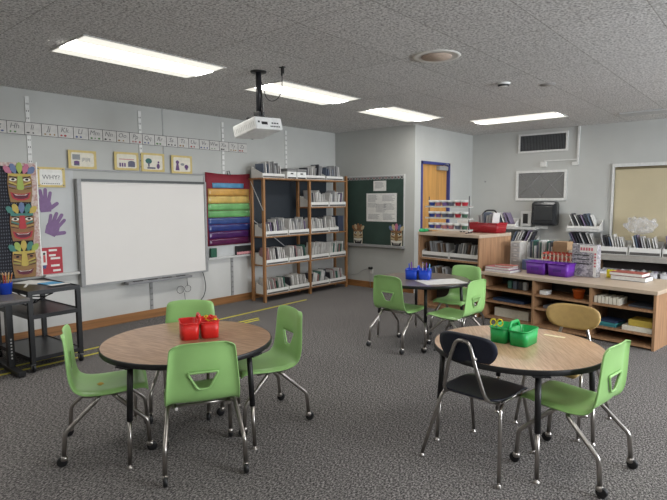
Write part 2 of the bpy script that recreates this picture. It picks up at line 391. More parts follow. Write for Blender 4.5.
# whiteboard
t = wallL('whiteboard', 'large white interactive whiteboard with grey frame on the left wall', 'whiteboard', 2.60, .515, out=.024)
W, H = 1.74, 1.235
MB().box(.045, W-.035, -.040, -.034, .022, H-.03).build('screen', mat('whiteboard_surface', (.74, .71, .68), .5, noise_s=2, noise_a=.01), t)
b = MB(); b.box(0, .05, -.062, 0, 0, H, bev=.006); b.box(W-.035, W, -.055, 0, 0, H, bev=.005)
b.box(.05, W-.035, -.055, 0, 0, .022, mi=0); b.box(.05, W-.035, -.06, 0, H-.03, H, mi=1); b.box(.05, W-.035, -.030, 0, .022, H-.03)
b.build('frame', [GREYM, plain('dark_grey_frame', (.06, .065, .065), .4)], t)
b = MB(); b.box(.52, 1.42, -.14, -.02, -.035, -.003, bev=.006)
for k in range(4): b.box(.6+.2*k, .72+.2*k, -.125, -.09, -.004, .004, mi=1)
b.build('pen_tray', [plain('tray_grey', (.22, .22, .23), .4), BLACK], t)
b = MB(); b.tube([(1.66, -.03, .0), (1.69, -.03, -.10), (1.70, -.04, -.22), (1.66, -.05, -.33), (1.58, -.05, -.40)], .006, bend=.05)
b.tube([(1.41, -.02, -.02), (1.41, -.03, -.16)], .004); b.tube([(1.30+.055*math.cos(a/10*2*math.pi), -.03, -.20+.05*math.sin(a/10*2*math.pi)) for a in range(11)], .003)
b.tube([(1.41+.05*math.cos(a/10*2*math.pi), -.035, -.20+.045*math.sin(a/10*2*math.pi)) for a in range(11)], .003)
b.tube([(1.36, -.03, -.25), (1.37, -.03, -.36), (1.33, -.03, -.42)], .003)
b.build('cable', BLACK, t)

# yellow framed signs
YF_ = plain('yellow_sign_border', (.60, .47, .18), .6)
def sign(y0, y1, z0, z1, label, kind, tilt=0):
    w_, h = y1-y0, z1-z0
    t = wallL('wall_sign', label, 'sign', y0, z0, 'yellow bordered signs above the whiteboard', .027)
    MB().box(0, w_, -.003, 0, 0, h).build('border', YF_, t)
    b = MB(); b.prism(rrect(.03, w_-.03, .025, h-.025, .02), -.004, -.003); b.build('panel', PAPERB if kind else PAPER, t)
    b = MB()
    if kind == 0:
        b.text('WHY?', .068, w_/2, -.0045, h/2-.022)
        for k in range(9): b.box(.05+k*(w_-.1)/9, .062+k*(w_-.1)/9, -.005, -.004, .035, .045, mi=0)
        for x in (.02, w_-.02):
            for z in (.02, h-.02): b.prism(circ(x, z, .008, n=8), -.005, -.003)
    elif kind == 1:
        b.box(.045, .13, -.005, -.004, .10, .16, mi=2); b.box(.06, .12, -.006, -.005, .035, .085, mi=1); b.prism(circ(.09, .07, .03, .02, 10), -.0065, -.006, mi=3)
        for k in range(7): b.box(.15+.014*k, .156+.014*k, -.005, -.004, .08+.008*(k % 3), .125, mi=2)
    elif kind == 2:
        for k in range(3): b.box(.06+.03*k, .08+.03*k, -.005, -.004, .04, .085, mi=3)
        b.box(.17, .26, -.005, -.004, .04, .095, mi=1); b.prism(circ(.215, .095, .045, .02, 12), -.006, -.004, mi=1); b.box(.06, .25, -.005, -.004, .125, .135, mi=4)
    elif kind == 3:
        b.prism(circ(.10, .13, .045, .035, 12), -.005, -.004, mi=5); b.box(.09, .11, -.006, -.005, .06, .11, mi=1); b.box(.08, .19, -.005, -.004, .035, .055, mi=1)
        b.prism(circ(.23, .07, .022, .035, 10), -.005, -.004, mi=3); b.prism(circ(.235, .12, .014, n=9), -.005, -.004, mi=3)
    else:
        b.prism(circ(.09, .145, .025, n=10), -.005, -.004, mi=3); b.prism([(.06, .04), (.12, .04), (.105, .125), (.075, .125)], -.005, -.004, mi=3)
        b.prism(circ(.165, .12, .03, .018, 10), -.005, -.004, mi=2); b.prism(circ(.225, .09, .03, .028, 10), -.005, -.004, mi=3); b.box(.21, .24, -.006, -.005, .05, .09, mi=3)
    b.build('picture', [inkg, plain('slate_ink', (.10, .10, .16)), plain('mid_grey_ink', (.25, .26, .27)), plain('violet_ink', (.12, .05, .17)), plain('rose_ink', (.5, .2, .2)), plain('teal_ink', (.03, .13, .12))], t)
sign(2.205, 2.50, 1.65, 1.868, 'yellow bordered sign reading WHY? above the purple hands', 0)
sign(2.544, 2.86, 1.864, 2.07, 'yellow bordered picture sign above the whiteboard\'s left corner', 1)
sign(3.075, 3.385, 1.87, 2.085, 'second yellow bordered picture sign above the whiteboard, touching its neighbour on the right', 2)
sign(3.42, 3.74, 1.865, 2.095, 'yellow bordered sign with a dark green tree shape above the whiteboard', 3)
sign(3.84, 4.155, 1.856, 2.09, 'rightmost yellow bordered sign with purple figures above the whiteboard', 4)

# plaid bulletin panel and tiki faces
def plaid():
    m = bpy.data.materials.new('black_plaid'); m.use_nodes = True; nt = m.node_tree; b = nt.nodes['Principled BSDF']; b.inputs['Roughness'].default_value = .8
    tc = nt.nodes.new('ShaderNodeTexCoord'); ws = []
    for ax, sc_ in (('X', 14), ('Z', 9)):
        wv = nt.nodes.new('ShaderNodeTexWave'); wv.bands_direction = ax; wv.inputs['Scale'].default_value = sc_; wv.inputs['Distortion'].default_value = 1.5
        nt.links.new(tc.outputs['Object'], wv.inputs[0]); ws.append(wv)
    mx = nt.nodes.new('ShaderNodeMath'); mx.operation = 'MULTIPLY'; nt.links.new(ws[0].outputs[1], mx.inputs[0]); nt.links.new(ws[1].outputs[1], mx.inputs[1])
    cr = nt.nodes.new('ShaderNodeValToRGB'); nt.links.new(mx.outputs[0], cr.inputs[0])
    e = cr.color_ramp.elements; e[0].position = .3; e[0].color = (.008, .008, .014, 1); e[1].position = .9; e[1].color = (.10, .11, .14, 1)
    nt.links.new(cr.outputs[0], b.inputs['Base Color']); return m
t = wallL('bulletin_board', 'black plaid bulletin board with white floral border at the left edge', 'bulletin board', 1.2, .69, out=.03)
MB().box(0, 1.0, -.006, 0, 0, 1.21).build('backing', plaid(), t)
bordm = mat('floral_border', (.62, .55, .50), .7, noise_s=45, col2=(.42, .24, .22))
b = MB(); n = 34
b.prism([(.93, 0)] + [(.965+.008*math.sin(k*2.1), 1.17*k/n) for k in range(n+1)][::1] + [(.93, 1.17)], -.009, -.006) if 0 else None
b.box(.935, 1.0, -.012, -.006, 0, 1.17); b.box(0, 1.0, -.012, -.006, 1.17, 1.21)
b.build('border', bordm, t)
MB().box(1.0, 1.012, -.012, 0, 0, 1.225).build('edge_strip', WHITEP, t)
def pl(n, c): return plain('tiki_'+n, c, .7)
TK = dict(lime=pl('lime', (.33, .42, .10)), orange=pl('orange', (.27, .155, .06)), red=pl('red', (.42, .04, .05)), teal=pl('teal', (.06, .20, .17)), yellow=pl('yellow', (.50, .38, .09)),
          white=pl('white', (.72, .70, .62)), black=pl('black', (.012, .010, .012)), pink=pl('pink', (.50, .17, .26)), mag=pl('maroon', (.12, .02, .04)), blue=pl('blue', (.13, .18, .32)), brown=pl('brown', (.27, .13, .06)), cream=pl('cream', (.52, .42, .26)))
def tiki(y, z, W, H, label, cols, head, group, th=.004, out=.046, place=None, white_chin=False):
    face, brow, nose, lip, eye = cols
    if place is None: t = wallL('tiki_face', label, 'tiki decoration', y, z, group, out)
    else: t = thing('tiki_face', label, 'tiki decoration', place, 0, group)
    h0, h1 = 0, H*.74
    b = MB(); b.prism([(-W*.42, h0), (W*.42, h0), (W*.47, H*.2), (W*.5, H*.5), (W*.46, h1), (-W*.46, h1), (-W*.5, H*.5), (-W*.47, H*.2)], -th, 0)
    b.build('face', TK[face], t)
    b = MB()
    for k in range(5):
        a = R(-40+20*k); L = H*.33*(1-.07*abs(k-2)); wd = W*.14
        P = [(0, 0), (wd, L*.5), (wd*.6, L*.9), (0, L), (-wd*.6, L*.9), (-wd, L*.5)]
        P = [(x*math.cos(a)+zz*math.sin(a), -x*math.sin(a)+zz*math.cos(a)) for x, zz in P]
        b.prism([(x+W*.15*(k-2), zz+h1-H*.03) for x, zz in P], -th-.002-.0004*k, -th-.0002*k if 0 else 0, mi=k % 3)
    b.build('headdress', [TK[c] for c in head], t)
    b = MB()
    b.prism([(-W*.46, h1-H*.07), (W*.46, h1-H*.07), (W*.46, h1), (-W*.46, h1)], -th-.004, -th, mi=0)
    b.prism([(-W*.44, H*.50), (-W*.08, H*.42), (-W*.08, H*.46), (-W*.44, H*.545)], -th-.003, -th, mi=0)
    b.prism([(W*.44, H*.50), (W*.08, H*.42), (W*.08, H*.46), (W*.44, H*.545)], -th-.003, -th, mi=0)
    b.build('brow', [TK[brow]], t)
    for sx in (-1, 1):
        for q_ in (0, 1, 2):
            zc = H*(.335+.05*q_); MB().prism([(sx*W*.46, zc+H*.035), (sx*W*.46, zc+H*.055), (sx*W*.17, zc+H*.01), (sx*W*.17, zc-H*.005)], -th-.002, -th).build('cheek_stripe', TK['black'] if q_ % 2 == 0 else TK[head[1]], t)
        MB().prism([(sx*W*.42, H*.655), (sx*W*.12, H*.615), (sx*W*.12, H*.64), (sx*W*.42, H*.685)], -th-.0045, -th).build('eyebrow', TK['black'], t)
    b = MB(); b.prism([(-W*.09, h1-H*.06), (W*.09, h1-H*.06), (W*.15, H*.36), (W*.08, H*.32), (-W*.08, H*.32), (-W*.15, H*.36)], -th-.006, -th); b.build('nose', TK[nose], t)
    for sx in (-1, 1):
        b = MB(); b.prism(circ(sx*W*.28, H*.585, W*.15, H*.042, 14), -th-.003, -th, mi=0); b.prism(circ(sx*W*.28, H*.59, W*.07, H*.03, 10), -th-.005, -th-.003, mi=1)
        b.build('eye', [TK[eye], TK['black']], t)
    b = MB()
    if white_chin: b.prism([(-W*.44, H*.04), (W*.44, H*.04), (W*.47, H*.34), (-W*.47, H*.34)], -th-.001, -th, mi=2)
    b.prism([(-W*.42, H*.27), (-W*.2, H*.22), (W*.2, H*.22), (W*.42, H*.27), (W*.34, H*.10), (W*.14, H*.045), (-W*.14, H*.045), (-W*.34, H*.10)], -th-.003, -th, mi=0)
    b.prism([(-W*.35, H*.235), (-W*.16, H*.195), (W*.16, H*.195), (W*.35, H*.235), (W*.27, H*.12), (W*.1, H*.085), (-W*.1, H*.085), (-W*.27, H*.12)], -th-.005, -th-.003, mi=1)
    b.prism([(-W*.28, H*.218), (-W*.14, H*.188), (W*.14, H*.188), (W*.28, H*.218), (W*.2, H*.178), (-W*.2, H*.178)], -th-.0055, -th-.005, mi=2)
    b.build('mouth', [TK[lip], TK['mag' if not white_chin else 'black'], TK['white']], t)
TG = 'tiki faces stacked on the plaid board'
tiki(2.035, 1.49, .235, .40, 'topmost tiki face on the plaid board, green nose and feather crown', ('orange', 'yellow', 'lime', 'red', 'white'), ('pink', 'blue', 'lime'), TG)
tiki(2.035, 1.085, .235, .39, 'middle tiki face on the plaid board, red nose and pale blue eyes', ('brown', 'teal', 'red', 'red', 'white'), ('teal', 'yellow', 'blue'), TG)
tiki(2.035, .695, .235, .38, 'bottom tiki face on the plaid board with wide grinning mouth', ('orange', 'yellow', 'yellow', 'brown', 'brown'), ('teal', 'lime', 'yellow'), TG)

# purple paper hands
def hand(y, z, rot, s, label, mir=1):
    b = MB(); th = .003
    pal = [(-.045, -.075), (.035, -.075), (.05, -.02), (.048, .03), (.0, .04), (-.045, .03), (-.055, -.02)]
    Rm = Matrix.Rotation(R(rot), 4, 'Y')
    b.prism([(x*mir*s, zz*s) for x, zz in pal], -th, 0, mx=Rm)
    for fi, (bx, bz, a, L, r_) in enumerate(((-.038, .02, -16, .062, .0125), (-.012, .03, -5, .078, .0135), (.014, .03, 6, .072, .013), (.038, .018, 18, .055, .0115), (-.045, -.045, -58, .062, .0145))):
        P = circ(0, L, r_, n=8, a0=0, a1=180) + circ(0, 0, r_*1.1, n=6, a0=180, a1=360)
        a = R(a); P = [((x*math.cos(a)+zz*math.sin(a)+bx)*mir*s, (-x*math.sin(a)+zz*math.cos(a)+bz)*s) for x, zz in P]
        b.prism(P, -th-.0003*(fi+1), -.0002*(fi+1), mx=Rm)
    o = b.build('hand_cutout', LILAC); o.location = (XL+.013, y, z); o.rotation_euler = (0, 0, R(90)); tag(o, label, 'paper hand', 'purple paper hands')
hand(2.275, 1.48, -4, 1.32, 'upper purple paper hand cutout pointing straight up', -1)
hand(2.355, 1.225, 28, 1.38, 'lower purple paper hand cutout tilted to the right', -1)

# red poster on the ledge
t = wallL('poster', 'red poster with white text blocks leaning above the black cart', 'poster', 2.205, .702, out=.014)
MB().box(0, .225, -.006, 0, 0, .29).build('backing', plain('red_poster_paper', (.42, .03, .045), .6), t)
b = MB()
b.box(.012, .06, -.008, -.006, .10, .255, mi=0); b.prism(circ(.036, .225, .014, n=10), -.0085, -.008, mi=3); b.box(.024, .048, -.0085, -.008, .13, .21, mi=1); b.prism(circ(.035, .09, .02, .03, 12), -.0075, -.006, mi=2)
for z, x0, x1 in ((.255, .085, .17), (.20, .085, .155), (.165, .10, .20), (.085, .10, .19), (.03, .12, .2)):
    b.box(x0, x1, -.008, -.006, z-.008, z+.014, mi=0)
b.build('print', [PAPER, plain('poster_red_ink', (.5, .08, .08)), plain('poster_blue_ink', (.06, .08, .2)), BLACK], t)

# rainbow pocket chart
t = wallL('pocket_chart', 'rainbow coloured fabric pocket chart hanging between whiteboard and bookshelf', 'pocket chart', 4.365, .86, out=.02)
b = MB(); nx = 16; V = [[b.bm.verts.new((.785*i/nx, -.008-.006*math.sin(i*1.3+j*.7), 1.03*j/8 - (.02*math.sin(i/nx*math.pi) if j == 8 else 0))) for i in range(nx+1)] for j in range(9)]
for j in range(8):
    for i in range(nx): f = b.bm.faces.new((V[j][i], V[j][i+1], V[j+1][i+1], V[j+1][i])); f.smooth = True
o = b.build('backing', MAROON, t); md = o.modifiers.new('s', 'SOLIDIFY'); md.thickness = .004; md.offset = -1
def band(z0, z1, m, x0=.022, x1=.765, d=.02):
    b = MB(); n = 14; V = [[b.bm.verts.new((x0+(x1-x0)*i/n, -d-.004*math.sin(i*1.1+z0*9+j), z0+(z1-z0)*j/3)) for i in range(n+1)] for j in range(4)]
    for j in range(3):
        for i in range(n): f = b.bm.faces.new((V[j][i], V[j][i+1], V[j+1][i+1], V[j+1][i])); f.smooth = True
    o = b.build('pocket', m, t); md = o.modifiers.new('s', 'SOLIDIFY'); md.thickness = .003; md.offset = -1
def vinyl(n, c): return mat('vinyl_'+n, c, .28, noise_s=9, noise_a=.15, coat=.3)
for k, (z0, z1, m, a, c_) in enumerate(((.815, .885, vinyl('light_blue', (.09, .28, .47)), .10, .66), (.705, .805, vinyl('orange', (.60, .33, .08)), .022, .765), (.60, .70, vinyl('yellow', (.60, .42, .12)), .022, .765),
        (.50, .595, vinyl('green', (.17, .43, .15)), .022, .765), (.40, .495, vinyl('green_dark', (.14, .38, .13)), .022, .765), (.30, .395, vinyl('blue', (.035, .07, .22)), .022, .765), (.20, .295, vinyl('navy', (.02, .035, .17)), .022, .765),
        (.10, .195, vinyl('violet', (.06, .012, .10)), .022, .765), (.01, .095, vinyl('plum', (.085, .010, .055)), .022, .765))):
    band(z0, z1, m, a, c_)
b = MB(); b.tube([(.38, -.02, 1.0), (.36, -.02, 1.05), (.40, -.02, 1.06), (.42, -.02, 1.0)], .006); b.build('hanger_clip', BLACK, t)
# things on the board ledge
o = MB().box(0, .10, -.05, -.012, 0, .13, bev=.004).build('small_box', plain('dark_green_box', (.01, .09, .05), .5)); tag(put(o, (XL+.016, 4.40, .702), 90), 'small dark green box on the ledge under the rainbow chart', 'box')
t = wallL('garland_tray', 'black box with scalloped pink trim on the ledge beside the tall bookshelf', 'box', 4.85, .702, out=.014)
MB().box(0, .33, -.055, -.012, 0, .13).build('tray', BLACK, t)
b = MB()
for k in range(11): b.prism(circ(.015+.03*k, .025, .016, .022, 8), -.060, -.056)
b.build('trim', PINK, t)
b = MB(); b.box(-.03, .03, -.006, 0, -.045, .045, bev=.003); b.box(-.02, -.012, -.008, -.006, -.02, -.005, mi=1); b.box(.012, .02, -.008, -.006, -.02, -.005, mi=1)
o = b.build('wall_outlet', [LGREYM, BLACK]); tag(put(o, (XL+.018, 2.23, .27), 90), 'grey wall outlet behind the black cart', 'outlet')

# ---------------------------------------------------------------- chalkboard wall
CHX0, CHX1 = -5.86, -4.69
t = thing('chalkboard', 'green chalkboard with scalloped garland on the back left wall', 'chalkboard', (0, YC, 0))
MB().box(CHX0, CHX1, -.012, -.002, .75, 1.885).build('panel', CHALK, t)
b = MB(); b.box(CHX0-.02, CHX1+.02, -.018, -.002, 1.885, 1.905); b.box(CHX1, CHX1+.02, -.018, -.002, .75, 1.885); b.box(CHX0-.02, CHX0, -.018, -.002, .75, 1.885); b.build('frame', LGREYM, t)
MB().box(CHX0-.02, CHX1+.02, -.08, -.002, .71, .75, bev=.004).build('ledge', GREYM, t)
b = MB()
for k in range(19):
    x = CHX0+.03+k*.0615; b.prism(circ(x, 1.86, .030, .030, 12), -.016-.001*(k % 2), -.012, mi=0); b.prism(circ(x, 1.858, .018, .018, 10), -.019, -.012, mi=1+k % 2)
b.build('garland', [plain('garland_white', (.42, .42, .42)), plain('garland_dark', (.07, .06, .06)), plain('garland_red', (.22, .09, .09))], t)
def chart(x0, x1, z0, z1, label, blocks):
    t = thing('paper_notice', label, 'paper', (x0, YC-.013, z0), 0, 'papers on the green chalkboard')
    MB().box(0, x1-x0, -.002, 0, 0, z1-z0).build('sheet', PAPER, t)
    b = MB(); q = random.Random(3)
    for (a, c_, d, e) in blocks:
        z = e
        while z > d: b.box(a, a+(c_-a)*q.uniform(.7, 1), -.003, -.002, z-.007, z); z -= .018
    b.build('writing', plain('grey_print', (.33, .33, .34)), t)
chart(-5.29, -5.03, 1.645, 1.813, 'small printed paper at the top of the green chalkboard', [(.03, .23, .04, .145)])
chart(-5.436, -4.82, 1.137, 1.606, 'large white printed chart in the middle of the green chalkboard', [(.03, .25, .33, .44), (.33, .58, .34, .44), (.03, .24, .23, .30), (.2, .42, .15, .29), (.36, .58, .2, .3), (.04, .28, .03, .12), (.34, .58, .03, .13)])
tiki(0, 0, .20, .37, 'tiki face cutout at the left end of the green chalkboard', ('cream', 'brown', 'cream', 'black', 'white'), ('brown', 'cream', 'brown'), 'tiki cutouts on the green chalkboard', place=(-5.615, YC-.014, .715), th=.003, white_chin=True)
tiki(0, 0, .23, .40, 'tiki face cutout with purple feathers at the chalkboard\'s right end', ('cream', 'brown', 'orange', 'black', 'white'), ('blue', 'cream', 'pink'), 'tiki cutouts on the green chalkboard', place=(-4.82, YC-.014, .70), th=.003, white_chin=True)
t = thing('wall_outlet', 'white wall outlet with black plug under the green chalkboard', 'outlet', (-5.33, YC-.004, .30))
MB().box(-.035, .035, -.006, 0, -.055, .055, bev=.003).build('plate', WHITEP, t)
MB().box(-.04, .03, -.05, -.006, .02, .06, bev=.006).build('plug', BLACK, t)
b = MB(); b.tube([(-.02, -.045, .03), (-.16, -.04, .0), (-.26, -.04, -.08), (-.40, -.04, -.10)], .005, bend=.06); b.tube([(.0, -.03, .02), (.0, -.05, -.1), (.01, -.05, -.27)], .004); b.build('cord', GREYM, t)

# ---------------------------------------------------------------- back wall fittings
t = thing('air_vent', 'dark louvred air vent high on the back wall', 'vent', (-3.62, YB, 2.29))
b = MB(); w_, h = .82, .32
for x0, x1, z0, z1 in ((0, w_, 0, .03), (0, w_, h-.03, h), (0, .03, .03, h-.03), (w_-.03, w_, .03, h-.03)): b.box(x0, x1, -.03, 0, z0, z1)
b.build('frame', TRIMW, t); MB().box(.03, w_-.03, -.006, 0, .03, h-.03).build('backing', plain('vent_dark', (.035, .037, .04), .6), t)
b = MB()
for k in range(30): b.box(.036+k*.0252, .044+k*.0252, -.022, -.006, .03, h-.03)
b.build('louvres', plain('vent_louvre', (.10, .105, .11), .5), t)
t = thing('vent_grille', 'grey mesh return grille above the black towel dispenser', 'vent', (-3.645, YB, 1.475))
b = MB(); w_, h = .85, .51
for x0, x1, z0, z1 in ((0, w_, 0, .04), (0, w_, h-.04, h), (0, .04, .04, h-.04), (w_-.04, w_, .04, h-.04)): b.box(x0, x1, -.03, 0, z0, z1)
b.build('frame', TRIMW, t); MB().box(.04, w_-.04, -.012, 0, .04, h-.04).build('mesh_panel', plain('grille_grey', (.165, .165, .16), .6, ns=150, na=.3), t)
b = MB()
for xa in (.04, .4):
    for p, q in (((xa, .05), (xa+.4, h-.05)), ((xa, h-.05), (xa+.4, .05))): b.tube([(p[0]+.005, -.014, p[1]), (q[0]+.0, -.014, q[1])], .004, seg=5)
b.build('cross_wires', plain('wire_grey', (.30, .30, .30), .5), t)
t = thing('towel_dispenser', 'black paper towel dispenser on the back wall under the grille', 'dispenser', (-3.10, YB, 1.05))
b = MB(); b.box(-.21, .21, -.20, 0, .0, .41, bev=.05); b.build('housing', mat('smoked_black', (.02, .022, .025), .25, noise_s=5, noise_a=.1, coat=.3), t)
MB().box(-.15, .15, -.212, -.20, .1, .33, bev=.004).build('front_window', mat('smoked_window', (.025, .028, .03), .35, noise_s=5, noise_a=.1, coat=.5), t)
MB().box(-.16, .05, -.10, -.095, -.05, .01).build('paper_towel', PAPER, t)
t = thing('wall_box', 'small grey metal box on the wall left of the towel dispenser', 'box', (-3.42, YB, 1.04))
MB().box(-.09, .09, -.11, 0, 0, .25, bev=.006).build('housing', LGREYM, t); MB().box(-.05, .035, -.114, -.11, .04, .21).build('front_panel', BLACK, t)
t = thing('conduit', 'white conduit pipe running down the back wall beside the vents', 'pipe', (-2.62, YB, 0))
b = MB(); b.box(-.03, .0, -.03, 0, 2.10, ZC); b.box(-.55, .0, -.025, 0, 2.13, 2.15); b.build('pipe', TRIMW, t)
for x, z in ((-.56, 2.04), (-.05, 2.05)): MB().box(x-.05, x+.05, -.045, 0, z, z+.09 if x < -.1 else z+.05, bev=.004).build('junction_box', TRIMW, t)
o = MB().lathe([(0, -.01), (.016, -.01), (.016, 0)], 12, mx=Matrix.Rotation(R(-90), 4, 'X')).build('wall_bolt', GREYM); tag(put(o, (-4.22, YB-.012, 1.82)), 'small dark bolt on the back wall left of the grille', 'bolt')

# ---------------------------------------------------------------- books and bins
bc = {'grey': (.40, .40, .41), 'white': (.70, .69, .67), 'pale': (.58, .56, .54), 'dark': (.045, .045, .055), 'lilac': (.24, .19, .30), 'slate': (.13, .16, .22), 'brown': (.20, .13, .09), 'green': (.06, .17, .13), 'rose': (.36, .20, .20)}
BOOKS = {}
def book_proto(col, hh, tt):
    key = (col, hh, tt)
    if key in BOOKS: return BOOKS[key]
    b = MB(); d = .17
    b.box(-.001, d, -tt/2, -tt/2+.0015, 0, hh); b.box(-.001, d, tt/2-.0015, tt/2, 0, hh); b.box(d-.002, d, -tt/2, tt/2, 0, hh)  # spine at +x
    b.box(0.001, d-.003, -tt/2+.0015, tt/2-.0015, .002, hh-.003, mi=1)
    bm_ = b.bm; me = bpy.data.meshes.new('book'); bmesh.ops.recalc_face_normals(bm_, faces=bm_.faces); bm_.to_mesh(me); bm_.free()
    me.materials.append(plain('book_cover_'+col, bc[col], .45)); me.materials.append(PAPER); BOOKS[key] = me
    return me
def bin_proto(L, D=.25, Hb=.17, Hf=.065):
    b = MB(); th = .004     # local: x out to the front, y along the shelf
    b.box(0, D, 0, L, 0, th); b.box(0, th, 0, L, th, Hb); b.box(D-th, D, 0, L, th, Hf)
    for y in (0, L-th): b.prism([(0, th), (D-th, th), (D-th, Hf), (0, Hb)], y, y+th)
    return b
BINW = mat('white_cardboard', (.72, .71, .68), .6, noise_s=12, noise_a=.03)
def book_bin(place, rz, L, desc, binlabel, bgroup, n=9, lean=.12, cols=('grey', 'white', 'pale', 'dark', 'lilac', 'grey', 'pale'), seed=0, bh=(.17, .23), label_strip=False, D=.25, Hf=.065, Hb=.17, count_dir=1):
    q = random.Random(seed)
    t = thing('book_bin', binlabel, 'book bin', place, rz, bgroup)
    bin_proto(L, D, Hb, Hf).build('tray', BINW, t)
    MB().box(D, D+.002, .01, L-.01, .006, Hf*.42).build('label_strip', plain('label_dark', (.09, .085, .08), .6), t)
    c, s_ = math.cos(R(rz)), math.sin(R(rz))
    tilt = lean*q.choice((1, 1, -1)); off = .2*abs(math.sin(tilt))
    y0, y1 = .02+(off if tilt > 0 else 0), L-.02-(off if tilt < 0 else 0)
    grid = (y1-y0)/n
    for k in range(n):
        ty = y0+grid*(k+.5); hh = round(q.uniform(*bh)/.02)*.02; tt = q.choice((.008, .012, .016)) if grid > .03 else .008
        col = q.choice(cols)
        o = bpy.data.objects.new('book', book_proto(col, hh, tt)); C.objects.link(o)
        lx = .035+q.uniform(0, .025)*(D/.25)
        o.location = (place[0]+lx*c-ty*s_, place[1]+lx*s_+ty*c, place[2]+.0045+.5*tt*abs(math.sin(tilt)))
        tl = tilt+q.uniform(-.035, .035)
        o.rotation_euler = (Matrix.Rotation(R(rz), 3, 'Z') @ Matrix.Rotation(tl, 3, 'X')).to_euler()
        tag(o, 'thin book in the ' + desc, 'book', 'books in the ' + desc)
    return t

# ---------------------------------------------------------------- tall wooden bookshelf on the left
SX0, SX1 = -6.02, -5.72; PY = (5.09, 6.05, 6.96)
t = thing('bookshelf', 'tall open pine bookshelf full of white book bins in the corner', 'bookshelf', (0, 0, 0))
for i, y in enumerate(PY):
    for x in (SX0, SX1-.045):
        MB().box(x, x+.045, y-.017, y+.017, 0, 1.80 if i < 2 else 1.90, bev=.003).build('post', BIRCH, t)
SH = {0: (.11, .55, .97, 1.80), 1: (.11, .55, .97, 1.39, 1.80)}
for bay in (0, 1):
    y0, y1 = PY[bay]+.017, PY[bay+1]-.017
    for z in SH[bay]:
        b = MB(); b.box(SX0+.002, SX1-.002, y0, y1, z-.02, z, bev=.002) if z < 1.79 else b.box(SX0-.01, SX1+.01, PY[0]-.03 if bay == 0 else PY[1]+.001, PY[1]-.001 if bay == 0 else PY[2]-.02, 1.80, 1.822, bev=.002)
        b.build('shelf_board', BIRCH, t)
b = MB(); b.tube([(SX0+.02, PY[0]-.019, 1.78), (SX1-.01, PY[0]-.019, 1.35)], .006, seg=5); b.tube([(SX0-.004, PY[0]+.05, 1.2), (SX0-.004, PY[1]-.02, .6)], .006, seg=5); b.build('brace', LGREYM, t)
lv_names = {0: ('bottom', 'second', 'third'), 1: ('bottom', 'second', 'third', 'fourth')}
bays = ('left bay', 'right bay')
sd = 10
for bay in (0, 1):
    for li, nm in enumerate(lv_names[bay]):
        y0, y1 = PY[bay]+.025, PY[bay+1]-.025; L = (y1-y0)/2-.012
        for hf, side in enumerate(('left', 'right')):
            sd += 1
            desc = '%s bin on the %s shelf, %s of the tall bookshelf' % (side, nm, bays[bay])
            short = (bay == 1 and li == 2 and hf == 1)
            book_bin((SX0+.045, y0+hf*(L+.02), SH[bay][li]+.0015), 0, L*(.55 if short else 1), desc, 'white '+desc, 'white book bins on the tall bookshelf',
                     n=10, seed=sd, lean=.13 if li else .17, bh=(.18, .26) if li else (.18, .24), Hf=.075,
                     cols=('grey', 'white', 'pale', 'dark', 'white', 'white', 'pale', 'lilac', 'pale', 'white') if li > 1 else ('white', 'pale', 'rose', 'green', 'white', 'dark', 'white', 'pale', 'pale', 'white'))
o = MB().box(0, .20, 0, .145, 0, .26, bev=.005).build('storage_box', plain('dark_blue_box', (.03, .04, .07))); tag(put(o, (SX0+.05, 6.775, .9715)), 'dark box at the right end of the tall bookshelf\'s third shelf', 'box')
for y0, L, dd, s_ in ((5.08, .44, 'leftmost', 41), (5.98, .45, 'central', 42), (6.46, .42, 'rightmost', 43)):
    book_bin((SX0+.03, y0, 1.8235), 0, L, '%s bin on top of the tall bookshelf' % dd, 'white %s bin on top of the tall bookshelf' % dd, 'white book bins on the tall bookshelf', n=9, seed=s_, lean=.1, bh=(.18, .24), cols=('grey', 'pale', 'dark', 'slate', 'grey', 'white'))
for k, (y, wh) in enumerate(((5.555, 'left'), (5.765, 'right'))):
    t = thing('photo_box', '%s white storage box with grey lid on top of the tall bookshelf' % wh, 'box', (SX0+.06, y, 1.8235), 0, 'lidded boxes on the tall bookshelf')
    b = MB(); b.box(0, .24, 0, .195, 0, .105); b.box(.24, .2415, .07, .125, .065, .085, mi=1); b.box(.24, .2415, .01, .185, .002, .022, mi=1); b.build('body', [WHITEP, BLACK], t)
    MB().box(-.004, .246, -.004, .199, .106, .15, bev=.003).build('lid', plain('grey_lid', (.20, .20, .20)), t)

